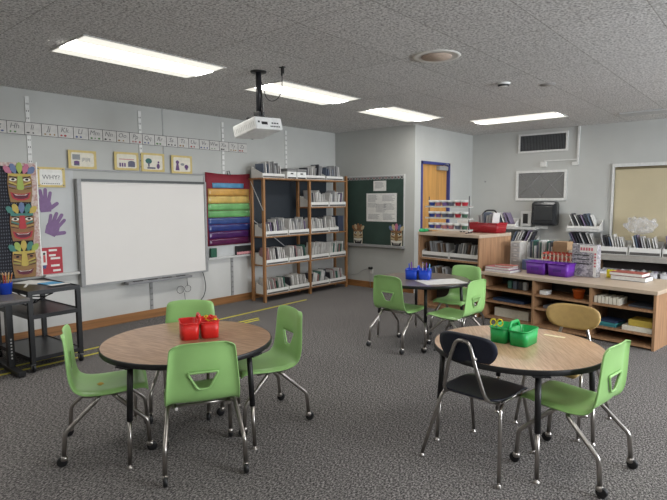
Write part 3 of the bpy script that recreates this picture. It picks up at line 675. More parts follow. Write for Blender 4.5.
# ---------------------------------------------------------------- cubby cabinet by the door
CB, CR = (-3.905, 6.323), -8
t = thing('cubby_cabinet', 'waist high wooden cubby cabinet with book bins in front of the door', 'cabinet', (*CB, 0), CR)
CWD, CD, CH = .99, .74, 1.05
b = MB(); b.box(0, .022, .0, CD, .0, CH-.042); b.build('side_panel', CUBW, t)
b = MB(); b.box(CWD-.022, CWD, .0, CD, .0, CH-.042); b.build('side_panel', CUBW, t)
MB().box(.023, CWD-.023, .40, .42, .05, CH-.042).build('back_panel', CUBD, t)
MB().box(-.005, CWD+.005, -.01, CD+.005, CH-.04, CH, bev=.003).build('top', CUBT, t)
for z in (.05, .355, .70): MB().box(.023, CWD-.023, .004, .398, z-.02, z).build('shelf_board', CUBW, t)
MB().box(.023, CWD-.023, .02, .04, 0, .028).build('kick_board', CUBW, t)
sd = 60
for z, nm in ((.70, 'upper'), (.355, 'middle')):
    for hf, side in enumerate(('left', 'right')):
        sd += 1; L = .455
        # bins face -y of the cabinet: rotate by -90
        p = at(CB, CR, .028+hf*.47, .30, z+.0015)
        desc = '%s bin of the %s cubby shelf' % (side, nm)
        book_bin(p, CR-90, L, '%s bin on the %s shelf of the cubby cabinet' % (side, nm), 'white book bin on the %s half of the cubby cabinet\'s %s shelf' % (side, nm), 'white book bins in the cubby cabinet',
                 n=9, seed=sd, lean=.18, bh=(.19, .23), cols=('grey', 'dark', 'pale', 'slate', 'grey', 'brown', 'white', 'dark'), Hf=.085)
def on_cub(lx, ly, z=CH): return at(CB, CR, lx, ly, z)
# three tier white rack with round cups
t = thing('tiered_rack', 'white three tier display rack of small cups on the cubby cabinet', 'rack', on_cub(.02, .17, CH+.001), CR)
RW = .72
for x in (.03, RW-.03):
    b = MB(); b.tube([(x, .0, .0), (x, .0, .49)], .006); b.tube([(x, -.07, .006), (x, .07, .006)], .006); b.build('post', plain('rack_post_dark', (.06, .05, .06)), t)
for z in (.03, .185, .34):
    b = MB(); b.prism([(-.045, 0), (.045, 0), (.052, .022), (.048, .022), (.04, .006), (-.04, .006), (-.048, .022), (-.052, .022)], 0, RW)
    o = b.build('shelf_trough', WHITEP, t); o.rotation_euler = (0, 0, R(-90)); o.location = (0, -.0, z)
cupc = {'blue': (.03, .06, .30), 'red': (.55, .03, .05), 'purple': (.20, .12, .34), 'grey': (.14, .15, .20), 'rose': (.50, .20, .22), 'green': (.06, .14, .09)}
for r_, (z, row) in enumerate(((.3475, ('blue', 'rose', 'purple', 'grey', 'red', 'red')), (.1925, ('blue', 'purple', 'grey', 'grey', 'red', 'green')), (.0375, ('blue', 'purple', 'rose', 'rose', 'grey', 'green')))):
    for k, cn in enumerate(row):
        b = MB(); b.lathe([(0, 0), (.030, 0), (.044, .062)], 14); b.lathe([(.044, .062), (.050, .064), (.052, .092), (.046, .092), (.040, .05), (0, .045)], 14, mi=1)
        o = b.build('cup', [plain('cup_'+cn, cupc[cn], .4), WHITEP])
        p = at(CB, CR, .02+.085+.108*k, .17, CH+z+.001)
        tag(put(o, p), '%s cup, number %d from the left on the %s tier of the white rack' % (cn, k+1, ('top', 'middle', 'bottom')[r_]), 'cup', 'small cups on the white tiered rack')
b = MB(); b.lathe([(0, 0), (.04, 0), (.05, .015), (.045, .03), (.025, .045), (0, .05)], 16); b.ball((.06, 0, .025), .045, .03, .022)
o = b.build('green_pouch', plain('bright_green_cloth', (.03, .42, .15))); tag(put(o, on_cub(.035, .045, CH+.001), CR), 'small bright green pouch at the left corner of the cubby cabinet top', 'pouch')
t = thing('supply_box', 'white box with pink print behind the small cups on the cubby cabinet', 'box', on_cub(.25, .56, CH+.001), CR)
b = MB(); b.box(0, .22, 0, .08, 0, .16, bev=.004); b.build('carton', WHITEP, t)
b = MB(); [b.box(.02+.04*k, .04+.04*k, -.002, 0, .03+.02*(k % 2), .07+.02*(k % 2)) for k in range(5)]; b.build('print', PINK, t)
t = thing('toy_figure', 'tiny black and white figure between rack and red basket', 'toy', on_cub(.50, .34, CH+.001), CR)
b = MB(); b.ball((0, 0, .045), .022, .018, .045, mi=0); b.ball((0, 0, .10), .018, .018, .018, mi=0); b.ball((-.03, 0, .018), .028, .016, .018, mi=1); b.ball((.025, -.005, .016), .02, .014, .016, mi=1)
b.build('body', [WHITEP, BLACK], t)
# red basket with papers
def basket(name, label, cat, loc, rz, W, D, H, m, handle=None, group=None):
    t = thing(name, label, cat, loc, rz, group)
    b = MB(); th = .006
    P0 = rrect(-W/2*.9, W/2*.9, -D/2*.9, D/2*.9, .02); P1 = rrect(-W/2, W/2, -D/2, D/2, .03); P2 = rrect(-W/2+th, W/2-th, -D/2+th, D/2-th, .025); P3 = rrect(-W/2*.9+th, W/2*.9-th, -D/2*.9+th, D/2*.9-th, .015)
    rings = [[b.bm.verts.new((x, y, z)) for x, y in P] for P, z in ((P0, 0), (P1, H), (P2, H), (P3, th))]
    for a, c_ in zip(rings, rings[1:]):
        n = len(a)
        for k in range(n): f = b.bm.faces.new((a[k], a[(k+1) % n], c_[(k+1) % n], c_[k])); f.smooth = True
    b.bm.faces.new(rings[0][::-1]); b.bm.faces.new(rings[-1]); b.build('bin', m, t)
    b = MB(); 
    pts = [(x, y, H) for x, y in rrect(-W/2-.003, W/2+.003, -D/2-.003, D/2+.003, .03)]; b.tube(pts+[pts[0]], .006, seg=6, cap=False); b.build('rim', m, t)
    return t
t = basket('basket', 'red plastic basket of papers with a dark handle on the cubby cabinet', 'basket', on_cub(.745, .56, CH+.001), CR, .46, .26, .13, DRED)
b = MB(); b.tube([(-.08+.0, 0, .10), (-.09, 0, .24), (-.03, 0, .30), (.10, 0, .30), (.13, 0, .27)], .011, bend=.04); b.build('handle', BLACK, t)
for k in range(6):
    hh = .22+.02*(k % 3); o = bpy.data.objects.new('book', book_proto(('grey', 'white', 'slate', 'pale', 'grey', 'white')[k], hh, .008)); C.objects.link(o)
    o.location = on_cub(.655+.035*k, .50, CH+.012); o.rotation_euler = (Matrix.Rotation(R(CR+90), 3, 'Z') @ Matrix.Rotation(-.12+.05*k, 3, 'X')).to_euler()
    tag(o, 'thin booklet standing upright in the red basket', 'book', 'booklets in the red basket')

# ---------------------------------------------------------------- low shelf unit
LA, LR = (-2.884, 6.16), -8.56
LW, LD, LH = 1.99, .92, .60
t = thing('low_cabinet', 'long low wooden cubby cabinet with light top below the back wall', 'cabinet', (*LA, 0), LR)
MB().box(0, LW, 0, LD, LH-.04, LH, bev=.004).build('top', CUBT, t)
for x in (.012, .683, 1.335, LW-.035): MB().box(x, x+.024, .012, LD-.01, 0, LH-.042).build('side_panel' if x in (.012, LW-.035) else 'divider', CUBW, t)
MB().box(.037, LW-.037, .44, .455, .04, LH-.042).build('back_panel', CUBD, t) if 0 else None
for i, (x0, x1, zs) in enumerate(((.037, .682, (.04, .245, .405)), (.708, 1.334, (.04, .245, .40)), (1.36, LW-.036, (.04, .16, .40)))):
    MB().box(x0, x1, .44, .455, .042, LH-.042).build('back_panel', CUBD, t)
    for z in zs: MB().box(x0, x1, .016, .438, z-.022, z).build('shelf_board', CUBW, t)
def on_low(lx, ly, z=LH): return at(LA, LR, lx, ly, z)
def lowbox(name, label, cat, lx, ly, z, w_, d, h, m, group=None, rz=0, bev=.003):
    o = MB().box(0, w_, 0, d, 0, h, bev=bev).build(name, m); return tag(put(o, on_low(lx, ly, z+.0012), LR+rz), label, cat, group)
lowbox('storage_bin', 'long white cardboard box on the bottom shelf of the low cabinet\'s left bay', 'box', .13, .12, .04, .46, .25, .11, PAPERB)
lowbox('storage_bin', 'small white box on the top shelf of the low cabinet\'s middle bay', 'box', .75, .06, .40, .085, .12, .045, WHITEP)
t = thing('clay_pot', 'small orange pot on the top shelf of the low cabinet\'s middle bay', 'pot', on_low(1.165, .14, .4012), LR)
MB().lathe([(0, 0), (.048, 0), (.062, .085), (.066, .085), (.066, .10), (.058, .10), (.05, .02), (0, .02)], 24).build('body', ORNG, t)
for k, (dx, c_) in enumerate(((.0, 'green'), (.07, 'slate'), (.14, 'dark'), (.20, 'grey'))):
    lowbox('jar', ('dark green', 'slate blue', 'black', 'dark grey')[k] + ' container on the top shelf of the low cabinet\'s left bay', 'container', .30+dx, .12, .405, .055, .06, .10, plain('book_cover_'+c_, bc[c_], .45), 'containers in the low cabinet\'s left bay', bev=.012)
lowbox('folder', 'flat dark blue folder on the middle shelf of the low cabinet\'s left bay', 'folder', .14, .06, .245, .42, .3, .03, plain('folder_blue', (.02, .04, .09)))
lowbox('folder', 'flat grey folder on the middle shelf of the low cabinet\'s middle bay', 'folder', .80, .06, .245, .34, .3, .035, plain('folder_grey', (.10, .10, .11)))
for k in range(7): lowbox('paperback', 'cream booklet in the row on the top shelf of the low cabinet\'s right bay', 'book', 1.37+.038*k, .05, .40, .032, .2, .07+.006*(k % 2), PAPERB, 'cream booklets in the low cabinet', bev=.002)
lowbox('folder', 'thin dark folder on the top shelf of the low cabinet\'s right bay', 'folder', 1.70, .08, .40, .23, .3, .02, plain('folder_slate', (.05, .06, .08)))
lowbox('box', 'white flat box under the yellow box in the low cabinet\'s right bay', 'box', 1.665, .035, .16, .28, .25, .05, PAPERB)
lowbox('box', 'yellow flat box on a white box in the low cabinet\'s right bay', 'box', 1.72, .05, .212, .22, .22, .062, plain('mustard_box', (.50, .36, .06)))
for k, (m, n_) in enumerate(((plain('teal_cover', (.03, .17, .20)), 'teal'), (plain('aqua_cover', (.05, .28, .30)), 'aqua'), (plain('navy_cover', (.02, .04, .10)), 'navy'))):
    lowbox('workbook', '%s workbook lying in the stack in the low cabinet\'s right bay' % n_, 'book', 1.40, .05+.01*k, .16+.022*k, .20, .22, .02, m, 'workbooks in the low cabinet', rz=-4*k)
# on the top: flat book stack
def flatbook(lx, ly, z, w_, d, h, col, label, group=None, rz=0):
    t = thing('book', label, 'book', on_low(lx, ly, z+.001), LR+rz, group)
    MB().box(.003, w_-.003, .003, d-.002, .003, h-.003).build('pages', PAPER, t)
    b = MB(); b.box(0, w_, 0, d, 0, .003); b.box(0, w_, 0, d, h-.003, h); b.box(0, w_, d-.002, d, .003, h-.003); b.build('cover', col, t); return t
SG = 'books stacked flat beside the cubby cabinet'
flatbook(.0, .08, LH, .36, .25, .03, plain('lavender_cover', (.40, .33, .45)), 'large pale lilac book at the bottom of the stack on the low cabinet', SG)
flatbook(.0, .09, LH+.032, .33, .24, .028, plain('rose_cover', (.52, .16, .20)), 'rose pink book in the middle of the stack on the low cabinet', SG)
flatbook(.12, .11, LH+.062, .24, .18, .018, plain('rust_cover', (.40, .10, .07)), 'rust coloured small book on top of the stack on the low cabinet', SG, 8)
# white drawer tower
t = thing('drawer_tower', 'narrow white desktop drawer tower beside the stacked books', 'drawers', on_low(.075, .56, LH+.001), LR)
MB().box(0, .13, 0, .2, 0, .35, bev=.004).build('housing', plain('cream_housing', (.55, .53, .49), .5), t)
for k in range(5):
    f = MB().box(.01, .12, -.008, 0, .012+.067*k, .068+.067*k, bev=.002).build('drawer', plain('drawer_grey', (.42, .42, .42)), t)
    MB().box(.045, .085, -.014, -.008, .034+.067*k, .044+.067*k).build('drawer_pull', WHITEP, f)
lowbox('tissue_box', 'small blue and white box between drawer tower and purple baskets', 'box', .26, .52, LH, .13, .12, .13, plain('pale_blue_box', (.10, .14, .26)))
b = MB(); b.box(0, .26, 0, .09, 0, .003)
def caddy(name, label, loc, rz, W, D, H, m, group, handle=True, open_mid=True):
    t = thing(name, label, 'caddy', loc, rz, group)
    for sx in (-1, 1):
        b = MB(); th = .004; x0, x1 = (sx*W/2*.04, sx*W/2) if sx > 0 else (sx*W/2, sx*W/2*.04); k_ = .94
        P1 = rrect(x0, x1, -D/2, D/2, .03, 5); cx = (x0+x1)/2
        P0 = [(cx+(x-cx)*k_, y*k_) for x, y in P1]; P2 = [(cx+(x-cx)*(1-2*th/(x1-x0)), y*(1-2*th/D)) for x, y in P1]; P3 = [(cx+(x-cx)*(k_-.06), y*(k_-.06)) for x, y in P1]
        rings = [[b.bm.verts.new((x, y, z)) for x, y in P] for P, z in ((P0, 0), (P1, H), (P2, H), (P3, th))]
        for a, c_ in zip(rings, rings[1:]):
            n = len(a)
            for k in range(n): f = b.bm.faces.new((a[k], a[(k+1) % n], c_[(k+1) % n], c_[k])); f.smooth = True
        b.bm.faces.new(rings[0][::-1]); b.bm.faces.new(rings[-1])
        pts = [(x, y, H) for x, y in P1]; b.tube(pts+[pts[0]], .0045, seg=6, cap=False)
        b.build('compartment', m, t)
    b = MB(); b.box(-W*.03, W*.03, -D*.40, D*.40, H-.012, H-.004)
    if handle: b.tube([(0, -D*.36, H-.008), (0, -D*.27, H+.035), (0, D*.27, H+.035), (0, D*.36, H-.008)], .011, seg=8, bend=.04)
    b.build('handle', m, t); return t
PG = 'purple baskets on the low cabinet'
for lx, lb in ((.585, 'left purple plastic basket on the low cabinet'), (.86, 'right purple plastic basket on the low cabinet, in front of the red crate')):
    t = basket('supply_basket', lb, 'basket', on_low(lx, .345, LH+.001), LR, .25, .22, .145, PURP, group='purple baskets on the low cabinet')
    b = MB(); b.box(-.05, .05, -.1095, -.1055, .05, .085, bev=.001); b.build('hand_grip', plain('deep_purple', (.07, .012, .20)), t)
# red perforated crate behind the caddies
t = thing('crate', 'red and cream perforated crate behind the purple baskets', 'crate', on_low(.54, .48, LH+.001), LR)
b = MB(); Wc, Dc, Hc = .37, .19, .25
for z in (.0, .085, .165, .225): b.box(0, Wc, 0, .008, z, z+.02, mi=0); b.box(0, Wc, Dc-.008, Dc, z, z+.02); b.box(0, .008, 0, Dc, z, z+.02); b.box(Wc-.008, Wc, 0, Dc, z, z+.02)
b.box(0, Wc, 0, Dc, 0, .005)
for k in range(8):
    x = k*(Wc-.015)/7; b.box(x, x+.015, -.003, .008, 0, Hc-.005, mi=1); b.box(x, x+.015, Dc-.008, Dc+.003, 0, Hc-.005, mi=1)
b.build('lattice', [plain('brick_red', (.50, .06, .04)), plain('cream_plastic', (.60, .45, .33))], t)
# magazine bins standing behind
for k, (lx, m, wd) in enumerate(((.225, WHITEP, 'left'), (.338, WHITEP, 'middle'), (.45, WHITEP, 'right'))):
    t = thing('magazine_file', '%s of three white magazine files of papers behind the purple baskets' % wd, 'magazine file', on_low(lx, .70, LH+.001), LR, 'white magazine files on the low cabinet')
    b = MB(); b.box(0, .10, 0, .2, 0, .004); b.box(0, .004, 0, .2, 0, .30) ; b.box(.096, .10, 0, .2, 0, .30); b.box(.004, .096, .196, .2, 0, .32); b.box(.004, .096, 0, .004, 0, .14); b.build('holder', m, t)
    for j in range(4):
        o = bpy.data.objects.new('book', book_proto(('white', 'slate', 'pale', 'green')[(j+k) % 4], .34+.02*(j % 2), .008)); C.objects.link(o)
        p = on_low(lx+.02+.02*j, .885, LH+.008); o.location = p; o.rotation_euler = (0, 0, R(LR-90))
        tag(o, 'thin booklet in the %s white magazine file' % wd, 'book', 'booklets in the white magazine files')
lowbox('cardboard_box', 'brown cardboard box standing behind the red crate', 'box', .57, .70, LH, .18, .16, .37, CARD)
lowbox('wire_file', 'cream upright file box between cardboard box and marbled case', 'box', .77, .70, LH, .10, .14, .27, PAPERB)
# marbled big case
t = thing('file_case', 'tall grey marbled file case with pink side on the low cabinet', 'case', on_low(.92, .47, LH+.001), LR)
def marble():
    m = bpy.data.materials.new('grey_marbling'); m.use_nodes = True; nt = m.node_tree; b = nt.nodes['Principled BSDF']; b.inputs['Roughness'].default_value = .4
    tc = nt.nodes.new('ShaderNodeTexCoord'); v = nt.nodes.new('ShaderNodeTexNoise'); v.inputs['Scale'].default_value = 28; v.inputs['Distortion'].default_value = 1.5; nt.links.new(tc.outputs['Object'], v.inputs[0])
    cr = nt.nodes.new('ShaderNodeValToRGB'); nt.links.new(v.outputs[0], cr.inputs[0]); e = cr.color_ramp.elements; e[0].position = .4; e[0].color = (.20, .19, .21, 1); e[1].position = .62; e[1].color = (.52, .50, .52, 1)
    nt.links.new(cr.outputs[0], b.inputs['Base Color']); return m
MB().box(0, .29, 0, .10, 0, .375, bev=.006).build('body', marble(), t)
b = MB(); b.box(.25, .285, -.002, 0, .01, .365, mi=0); b.box(.09, .25, -.002, 0, .285, .365, mi=0)
for k in range(5): b.box(.10+.03*k, .12+.03*k, -.004, -.002, .305, .34, mi=1)
for k in range(5): b.box(.258, .278, -.004, -.002, .12+.035*k, .14+.035*k, mi=1)
for k in range(3): b.box(.03, .2, -.004, 0, .245-.05*k, .255-.05*k, mi=2)
b.build('printed_label', [PAPER, plain('pink_print', (.60, .16, .20)), BLACK], t)
lowbox('packet', 'small yellow packet next to the marbled file case', 'packet', 1.265, .60, LH, .09, .05, .09, YEL)
lowbox('roll', 'small white and red packet beside the yellow packet', 'packet', 1.36, .74, LH, .05, .05, .075, PINK)
flatbook(1.35, .50, LH, .36, .22, .05, plain('dark_cover', (.06, .045, .05)), 'thick dark book under the red book on the low cabinet', 'books lying on the right of the low cabinet')
flatbook(1.34, .49, LH+.052, .34, .22, .035, plain('brick_cover', (.34, .07, .05)), 'flat brick red book on top of the dark book on the low cabinet', 'books lying on the right of the low cabinet')

# ---------------------------------------------------------------- back counter, racks
KX0, KX1, KY0 = -2.22, 1.6, 8.66
t = thing('back_counter', 'long counter under the shaded window holding book bins', 'counter', (KX0, KY0, 0))
kl = KX1-KX0; kd = YB-KY0-.025
MB().box(-.01, kl, -.02, kd, .58, .66, bev=.004).build('worktop', plain('counter_top', (.34, .32, .29), .5), t)
for x in (0, 1.2, 2.5, kl-.03): MB().box(x, x+.03, 0, kd, 0, .578).build('side_panel', CUBW, t)
for x0, x1 in ((.032, 1.198), (1.232, 2.498), (2.532, kl-.032)):
    MB().box(x0, x1, 0.005, kd-.02, .10, .12).build('shelf_board', CUBD, t); MB().box(x0, x1, kd-.018, kd, .0, .578).build('back_panel', CUBD, t)
sd = 90
for k in range(5):
    sd += 1; x = KX0+.02+k*.43
    nm = ('first', 'second', 'third', 'fourth', 'fifth')[k]
    book_bin((x, YB-.06, .6615), -90, .41, '%s bin from the left on the back counter' % nm, 'white book bin, %s from the left on the back counter' % nm, 'white book bins on the back counter', n=9, seed=sd, lean=.24, bh=(.25, .30), cols=('dark', 'slate', 'grey', 'white', 'white', 'lilac', 'pale', 'dark', 'white'), D=.30, Hf=.115, Hb=.2)
for k in range(4):
    sd += 1; x = KX0+.06+k*.27
    nm = ('first', 'second', 'third', 'fourth')[k]
    t = basket('storage_tub', 'translucent white tub, %s from the left under the back counter' % nm, 'tub', (x+.12, KY0+.16, .1215), 0, .24, .26, .30, plain('milky_plastic', (.62, .62, .64), .35), group='white tubs under the back counter')
    b = MB(); q = random.Random(k)
    for j in range(5): b.ball((-.08+.04*j, q.uniform(-.05, .05), .27+q.uniform(0, .03)), .035, .05, .035, mi=j % 3, sub=1)
    o = b.build('tub_contents', [PAPER, plain('pale_lilac_cloth', (.45, .40, .50)), plain('olive_cloth', (.30, .27, .15))], None); tag(put(o, (x+.12, KY0+.16, .1215+.0)), 'jumbled small items filling the %s tub under the back counter' % nm, 'supplies', 'contents of the white tubs', 'stuff')
def rack(x0, x1, bx1, wh, sd):
    W_ = x1-x0; B_ = bx1-x0
    t = thing('wall_rack', 'white two level book rack on the back wall, ' + wh, 'rack', (x0, YB, 0), 0, 'book racks on the back wall')
    for z in (.70, 1.0):
        b = MB(); b.box(0, W_, -.27, -.002, z-.012, z); b.box(0, W_, -.275, -.27, z-.012, z+.03); b.build('shelf_board', LGREYM, t)
    for x in (.02, W_-.05): MB().box(x, x+.03, -.014, -.001, .55, 1.02).build('upright', LGREYM, t)
    for z, lv in ((.70, 'lower'), (1.0, 'upper')):
        n = max(1, round((B_ if lv == 'upper' else W_)/.45)); L = (B_ if lv == 'upper' else W_)/n-.012
        for k in range(n):
            sd += 1; side = ('left', 'right')[k] + ' bin' if n > 1 else 'bin'
            ds = '%s on %s level of the rack %s' % (side, lv, wh)
            book_bin((x0+.004+k*(L+.01), YB-.016, z+.0015), -90, L, ds, 'white book ' + ds, 'white book bins on the wall racks', n=8, seed=sd, lean=.40, bh=(.25, .28), cols=('dark', 'slate', 'white', 'grey', 'white', 'lilac', 'white', 'dark'), Hf=.07, D=.235)
rack(-4.15, -3.20, -3.55, 'left of towel dispenser', 120)
rack(-2.70, -2.21, -2.21, 'beside the shaded window', 130)
# clear bag on the counter
b = MB(); b.ball((0, 0, .13), .20, .12, .13, sub=5)
for v in b.bm.verts:
    d = abs(noise.noise(v.co*11))*.11-.03+noise.noise(v.co*30)*.02; v.co += v.co.normalized()*d; v.co.z = max(v.co.z, 0.0)
for f in b.bm.faces: f.smooth = False
o = b.build('plastic_bag', mat('clear_film', (.75, .75, .78), .12, noise_s=8, noise_a=.1, alpha=.32, coat=.4)); tag(put(o, (-1.66, 8.93, .965)), 'crumpled clear plastic bag lying on the counter books before the shade', 'bag')

# ---------------------------------------------------------------- projector
t = thing('projector', 'white ceiling projector hanging on a black pole', 'projector', (-3.68, 3.20, 2.09), 0)
t.rotation_euler = (R(3), R(-12), 0)
b = MB(); b.box(-.14, .17, -.15, .17, 0, .11, bev=.012)
b.build('housing', [WHITEP], t)
b = MB(); b.lathe([(0, 0), (.04, 0), (.045, .02), (.03, .02), (.028, .008), (0, .008)], 20, mx=Matrix.Translation((-.14, .08, .05)) @ Matrix.Rotation(R(-90), 4, 'Y')); b.build('lens', BLACK, t)
b = MB()
for k in range(6): b.box(.1695, .1715, .02+.02*k, .032+.02*k, .02, .032)
for k in range(3): b.box(.1695, .1715, .04+.03*k, .06+.03*k, .05, .062)
b.box(.1695, .1715, -.08, -.01, .04, .065); b.box(.1695, .1715, -.12, -.10, .055, .07)
b.build('ports', BLACK, t)
b = MB()
for k in range(12): b.box(-.125+.024*k, -.113+.024*k, -.1512, -.1495, .03, .07)
b.build('side_vents', plain('vent_white', (.60, .60, .58)), t)
t = thing('projector_mount', 'black pole mount holding the projector from the ceiling', 'mount', (-3.74, 3.28, 0))
b = MB(); b.tube([(0, 0, 2.31), (0, 0, ZC-.012)], .026, seg=16); b.build('pole', plain('mount_black', (.02, .02, .024), .35), t)
MB().lathe([(0, ZC-.012), (.07, ZC-.012), (.075, ZC-.001), (0, ZC-.001)], 20).build('ceiling_plate', BLACKM, t)
b = MB(); b.box(-.09, .09, -.08, .08, 2.245, 2.26, bev=.004); b.box(-.04, .04, -.035, .035, 2.26, 2.31, bev=.006)
for sx in (-1, 1):
    for sy in (-1, 1): b.tube([(sx*.07, sy*.06, 2.250), (sx*.09+.04, sy*.08-.06, 2.218+sx*.016)], .008)
b.build('bracket', BLACKM, t)
b = MB(); b.tube([(.035, 0, 2.24), (.05, 0, 2.30), (.035, .01, 2.38), (.03, 0, 2.5)], .009, bend=.03); b.build('cable_bundle', BLACK, t)
t = thing('hanging_cable', 'thin black cable looping from the ceiling to the projector pole', 'cable', (-3.46, 3.31, ZC))
b = MB(); b.tube([(0, 0, -.002), (0, 0, -.10), (0, -.005, -.20), (-.04, -.01, -.27), (-.12, -.02, -.29), (-.2, -.02, -.24), (-.22, -.02, -.16), (-.245, -.025, -.10)], .004, seg=6, bend=.05); b.build('cord', BLACK, t)
b = MB(); b.box(-.025, .03, -.015, .015, -.008, 0, bev=.002); b.box(-.010, .002, -.008, .008, -.075, -.008, bev=.003); b.box(.012, .022, -.008, .008, -.06, -.008, bev=.003); b.build('plug', BLACK, t)

# ---------------------------------------------------------------- floor tape
TGp = 'yellow tape lines on the carpet'
for (xa, ya), (xb, yb), lb in (((-5.23, .9), (-5.44, 5.65), 'long yellow tape line on the carpet nearest the left wall'), ((-5.08, .9), (-5.10, 2.9), 'yellow tape line under the cart, next to the long line'),
                               ((-5.06, 3.7), (-5.05, 4.36), 'short yellow tape strip, left of the short pair'), ((-4.98, 3.7), (-4.97, 4.30), 'short yellow tape strip, right of the short pair')):
    L = math.hypot(xb-xa, yb-ya); o = MB().box(0, L, -.02, .02, 0, .0015).build('floor_tape', YELT); o.location = (xa, ya, .0005); o.rotation_euler = (0, 0, math.atan2(yb-ya, xb-xa)); tag(o, lb, 'tape', TGp)

# ---------------------------------------------------------------- cart
t = thing('utility_cart', 'black three shelf utility cart beside the left wall', 'cart', (-4.94, 1.67, 0), 3)
CX, CY = -.74, .42
for z, nm in ((.125, 'shelf'), (.50, 'shelf'), (.715, 'top_shelf')):
    b = MB(); b.box(CX-.012, .012, -.012, CY+.012, z-.012, z, bev=.003)
    lip = .028
    for x0, x1, y0, y1 in ((CX-.012, .012, -.016, -.012), (CX-.012, .012, CY+.012, CY+.016), (CX-.016, CX-.012, -.016, CY+.016), (.012, .016, -.016, CY+.016)): b.box(x0, x1, y0, y1, z-lip, z+.008)
    b.build(nm, plain('cart_black', (.016, .016, .018), .35), t)
for x in (CX, -.001):
    for y in (0, CY):
        MB().box(x-.019, x+.019, y-.019, y+.019, .075, .70).build('post', BLACKM, t)
        b = MB(); mxr = Matrix.Translation((x, y-.012, .036)) @ Matrix.Rotation(R(-90), 4, 'X'); b.lathe([(0, 0), (.032, 0), (.036, .006), (.036, .018), (.032, .024), (0, .024)], 18, mx=mxr)
        b.box(x-.008, x+.008, y-.016, y-.013, .03, .075, mi=1); b.box(x-.008, x+.008, y+.013, y+.016, .03, .075, mi=1); b.box(x-.012, x+.012, y-.016, y+.016, .068, .076, mi=1)
        b.build('caster', [BLACK, GREYM], t)
b = MB()
for k in range(5):
    q = random.Random(k); z = .60+.015*k
    b.tube([(CX+.05, .05+.05*k, z), (CX*.7, .1+.03*k, z-.05), (CX*.4, .12+.04*k, z-.07+.01*k), (-.08, .08+.05*k, z+.02)], .006, seg=6, bend=.08)
o = b.build('power_cables', BLACK); tag(put(o, (-4.94, 1.67, 0), 3), 'tangled black cables strung under the cart top', 'cable')
def flat(name, label, cat, loc, rz, w_, d, h, m, group=None): return tag(put(MB().box(-w_/2, w_/2, -d/2, d/2, 0, h).build(name, m), loc, rz), label, cat, group)
zt = .7245
flat('paper', 'white paper sheet at the back of the black cart top', 'paper', (-5.50, 1.90, .7165), 25, .28, .21, .002, PAPER, 'papers on the cart')
flat('folder', 'light blue folder lying on the black cart top', 'folder', (-5.26, 1.98, .7195), 12, .22, .15, .004, LBLUE)
flat('paper', 'white paper strip in front of the blue folder on the cart', 'paper', (-5.13, 1.99, .7240), 10, .08, .18, .002, PAPER, 'papers on the cart')
flat('ruler', 'thin white ruler near the front edge of the cart top', 'ruler', (-5.33, 1.78, .7165), -25, .20, .02, .003, WHITEP)

# ---------------------------------------------------------------- desk at the left edge
t = thing('desk', 'grey topped student desk with black T leg at the left edge', 'desk', (-4.72, 1.60, 0))
b = MB(); b.box(-.80, 0, -1.2, 0, .675, .70, mi=0, bev=.004); b.build('desktop', [plain('desk_grey', (.115, .105, .10), .4)], t)
b = MB(); b.box(-.803, .003, -1.203, -.0, .66, .6745); b.build('edge_frame', BLACK, t)
for y in (-.05, -1.15):
    b = MB(); b.box(-.42, -.36, y-.025, y+.025, .05, .66)
    for k in range(7): b.box(-.359, -.357, y-.006, y+.006, .12+.028*k, .134+.028*k, mi=1)
    b.build('leg', [BLACKM, LGREYM], t)
    MB().box(-.70, -.13, y-.03, y+.03, .01, .05, bev=.006).build('foot', BLACKM, t)
cup = (-5.085, 1.535, .7012)
t = thing('pencil_cup', 'blue plastic cup full of pencils on the desk at the left edge', 'cup', cup)
MB().lathe([(0, 0), (.045, 0), (.056, .095), (.059, .10), (.053, .10), (.042, .006), (0, .006)], 24).build('cup_body', BLUE, t)
pm = MB(); pm.lathe([(0, 0), (.0037, .001), (.0037, .165)], 6, mi=0); pm.lathe([(.0037, .165), (.001, .18), (0, .181)], 6, mi=1)
p0 = pm.build('pencil', [plain('pencil_yellow', (.60, .33, .06)), plain('pencil_wood', (.62, .42, .26))])
PC = [plain('pencil_yellow', (.60, .33, .06)), plain('pencil_red', (.5, .05, .04)), plain('pencil_black', (.03, .03, .03)), plain('pencil_orange', (.65, .22, .04))]
for k in range(14):
    o = p0 if k == 0 else p0.copy()
    if k: C.objects.link(o)
    if k >= 2 and k % 3: 
        o.data = o.data.copy(); o.data.materials[0] = PC[k % 4]
    a = k*2.4; rr = .012+.0018*k
    o.location = (cup[0]+rr*.7*math.cos(a), cup[1]+rr*.7*math.sin(a), cup[2]+.008); o.rotation_euler = (-.22*math.sin(a)*rr/.036, .22*math.cos(a)*rr/.036, 0)
    tag(o, 'wooden pencil standing in the blue cup on the desk', 'pencil', 'pencils in the blue cup')

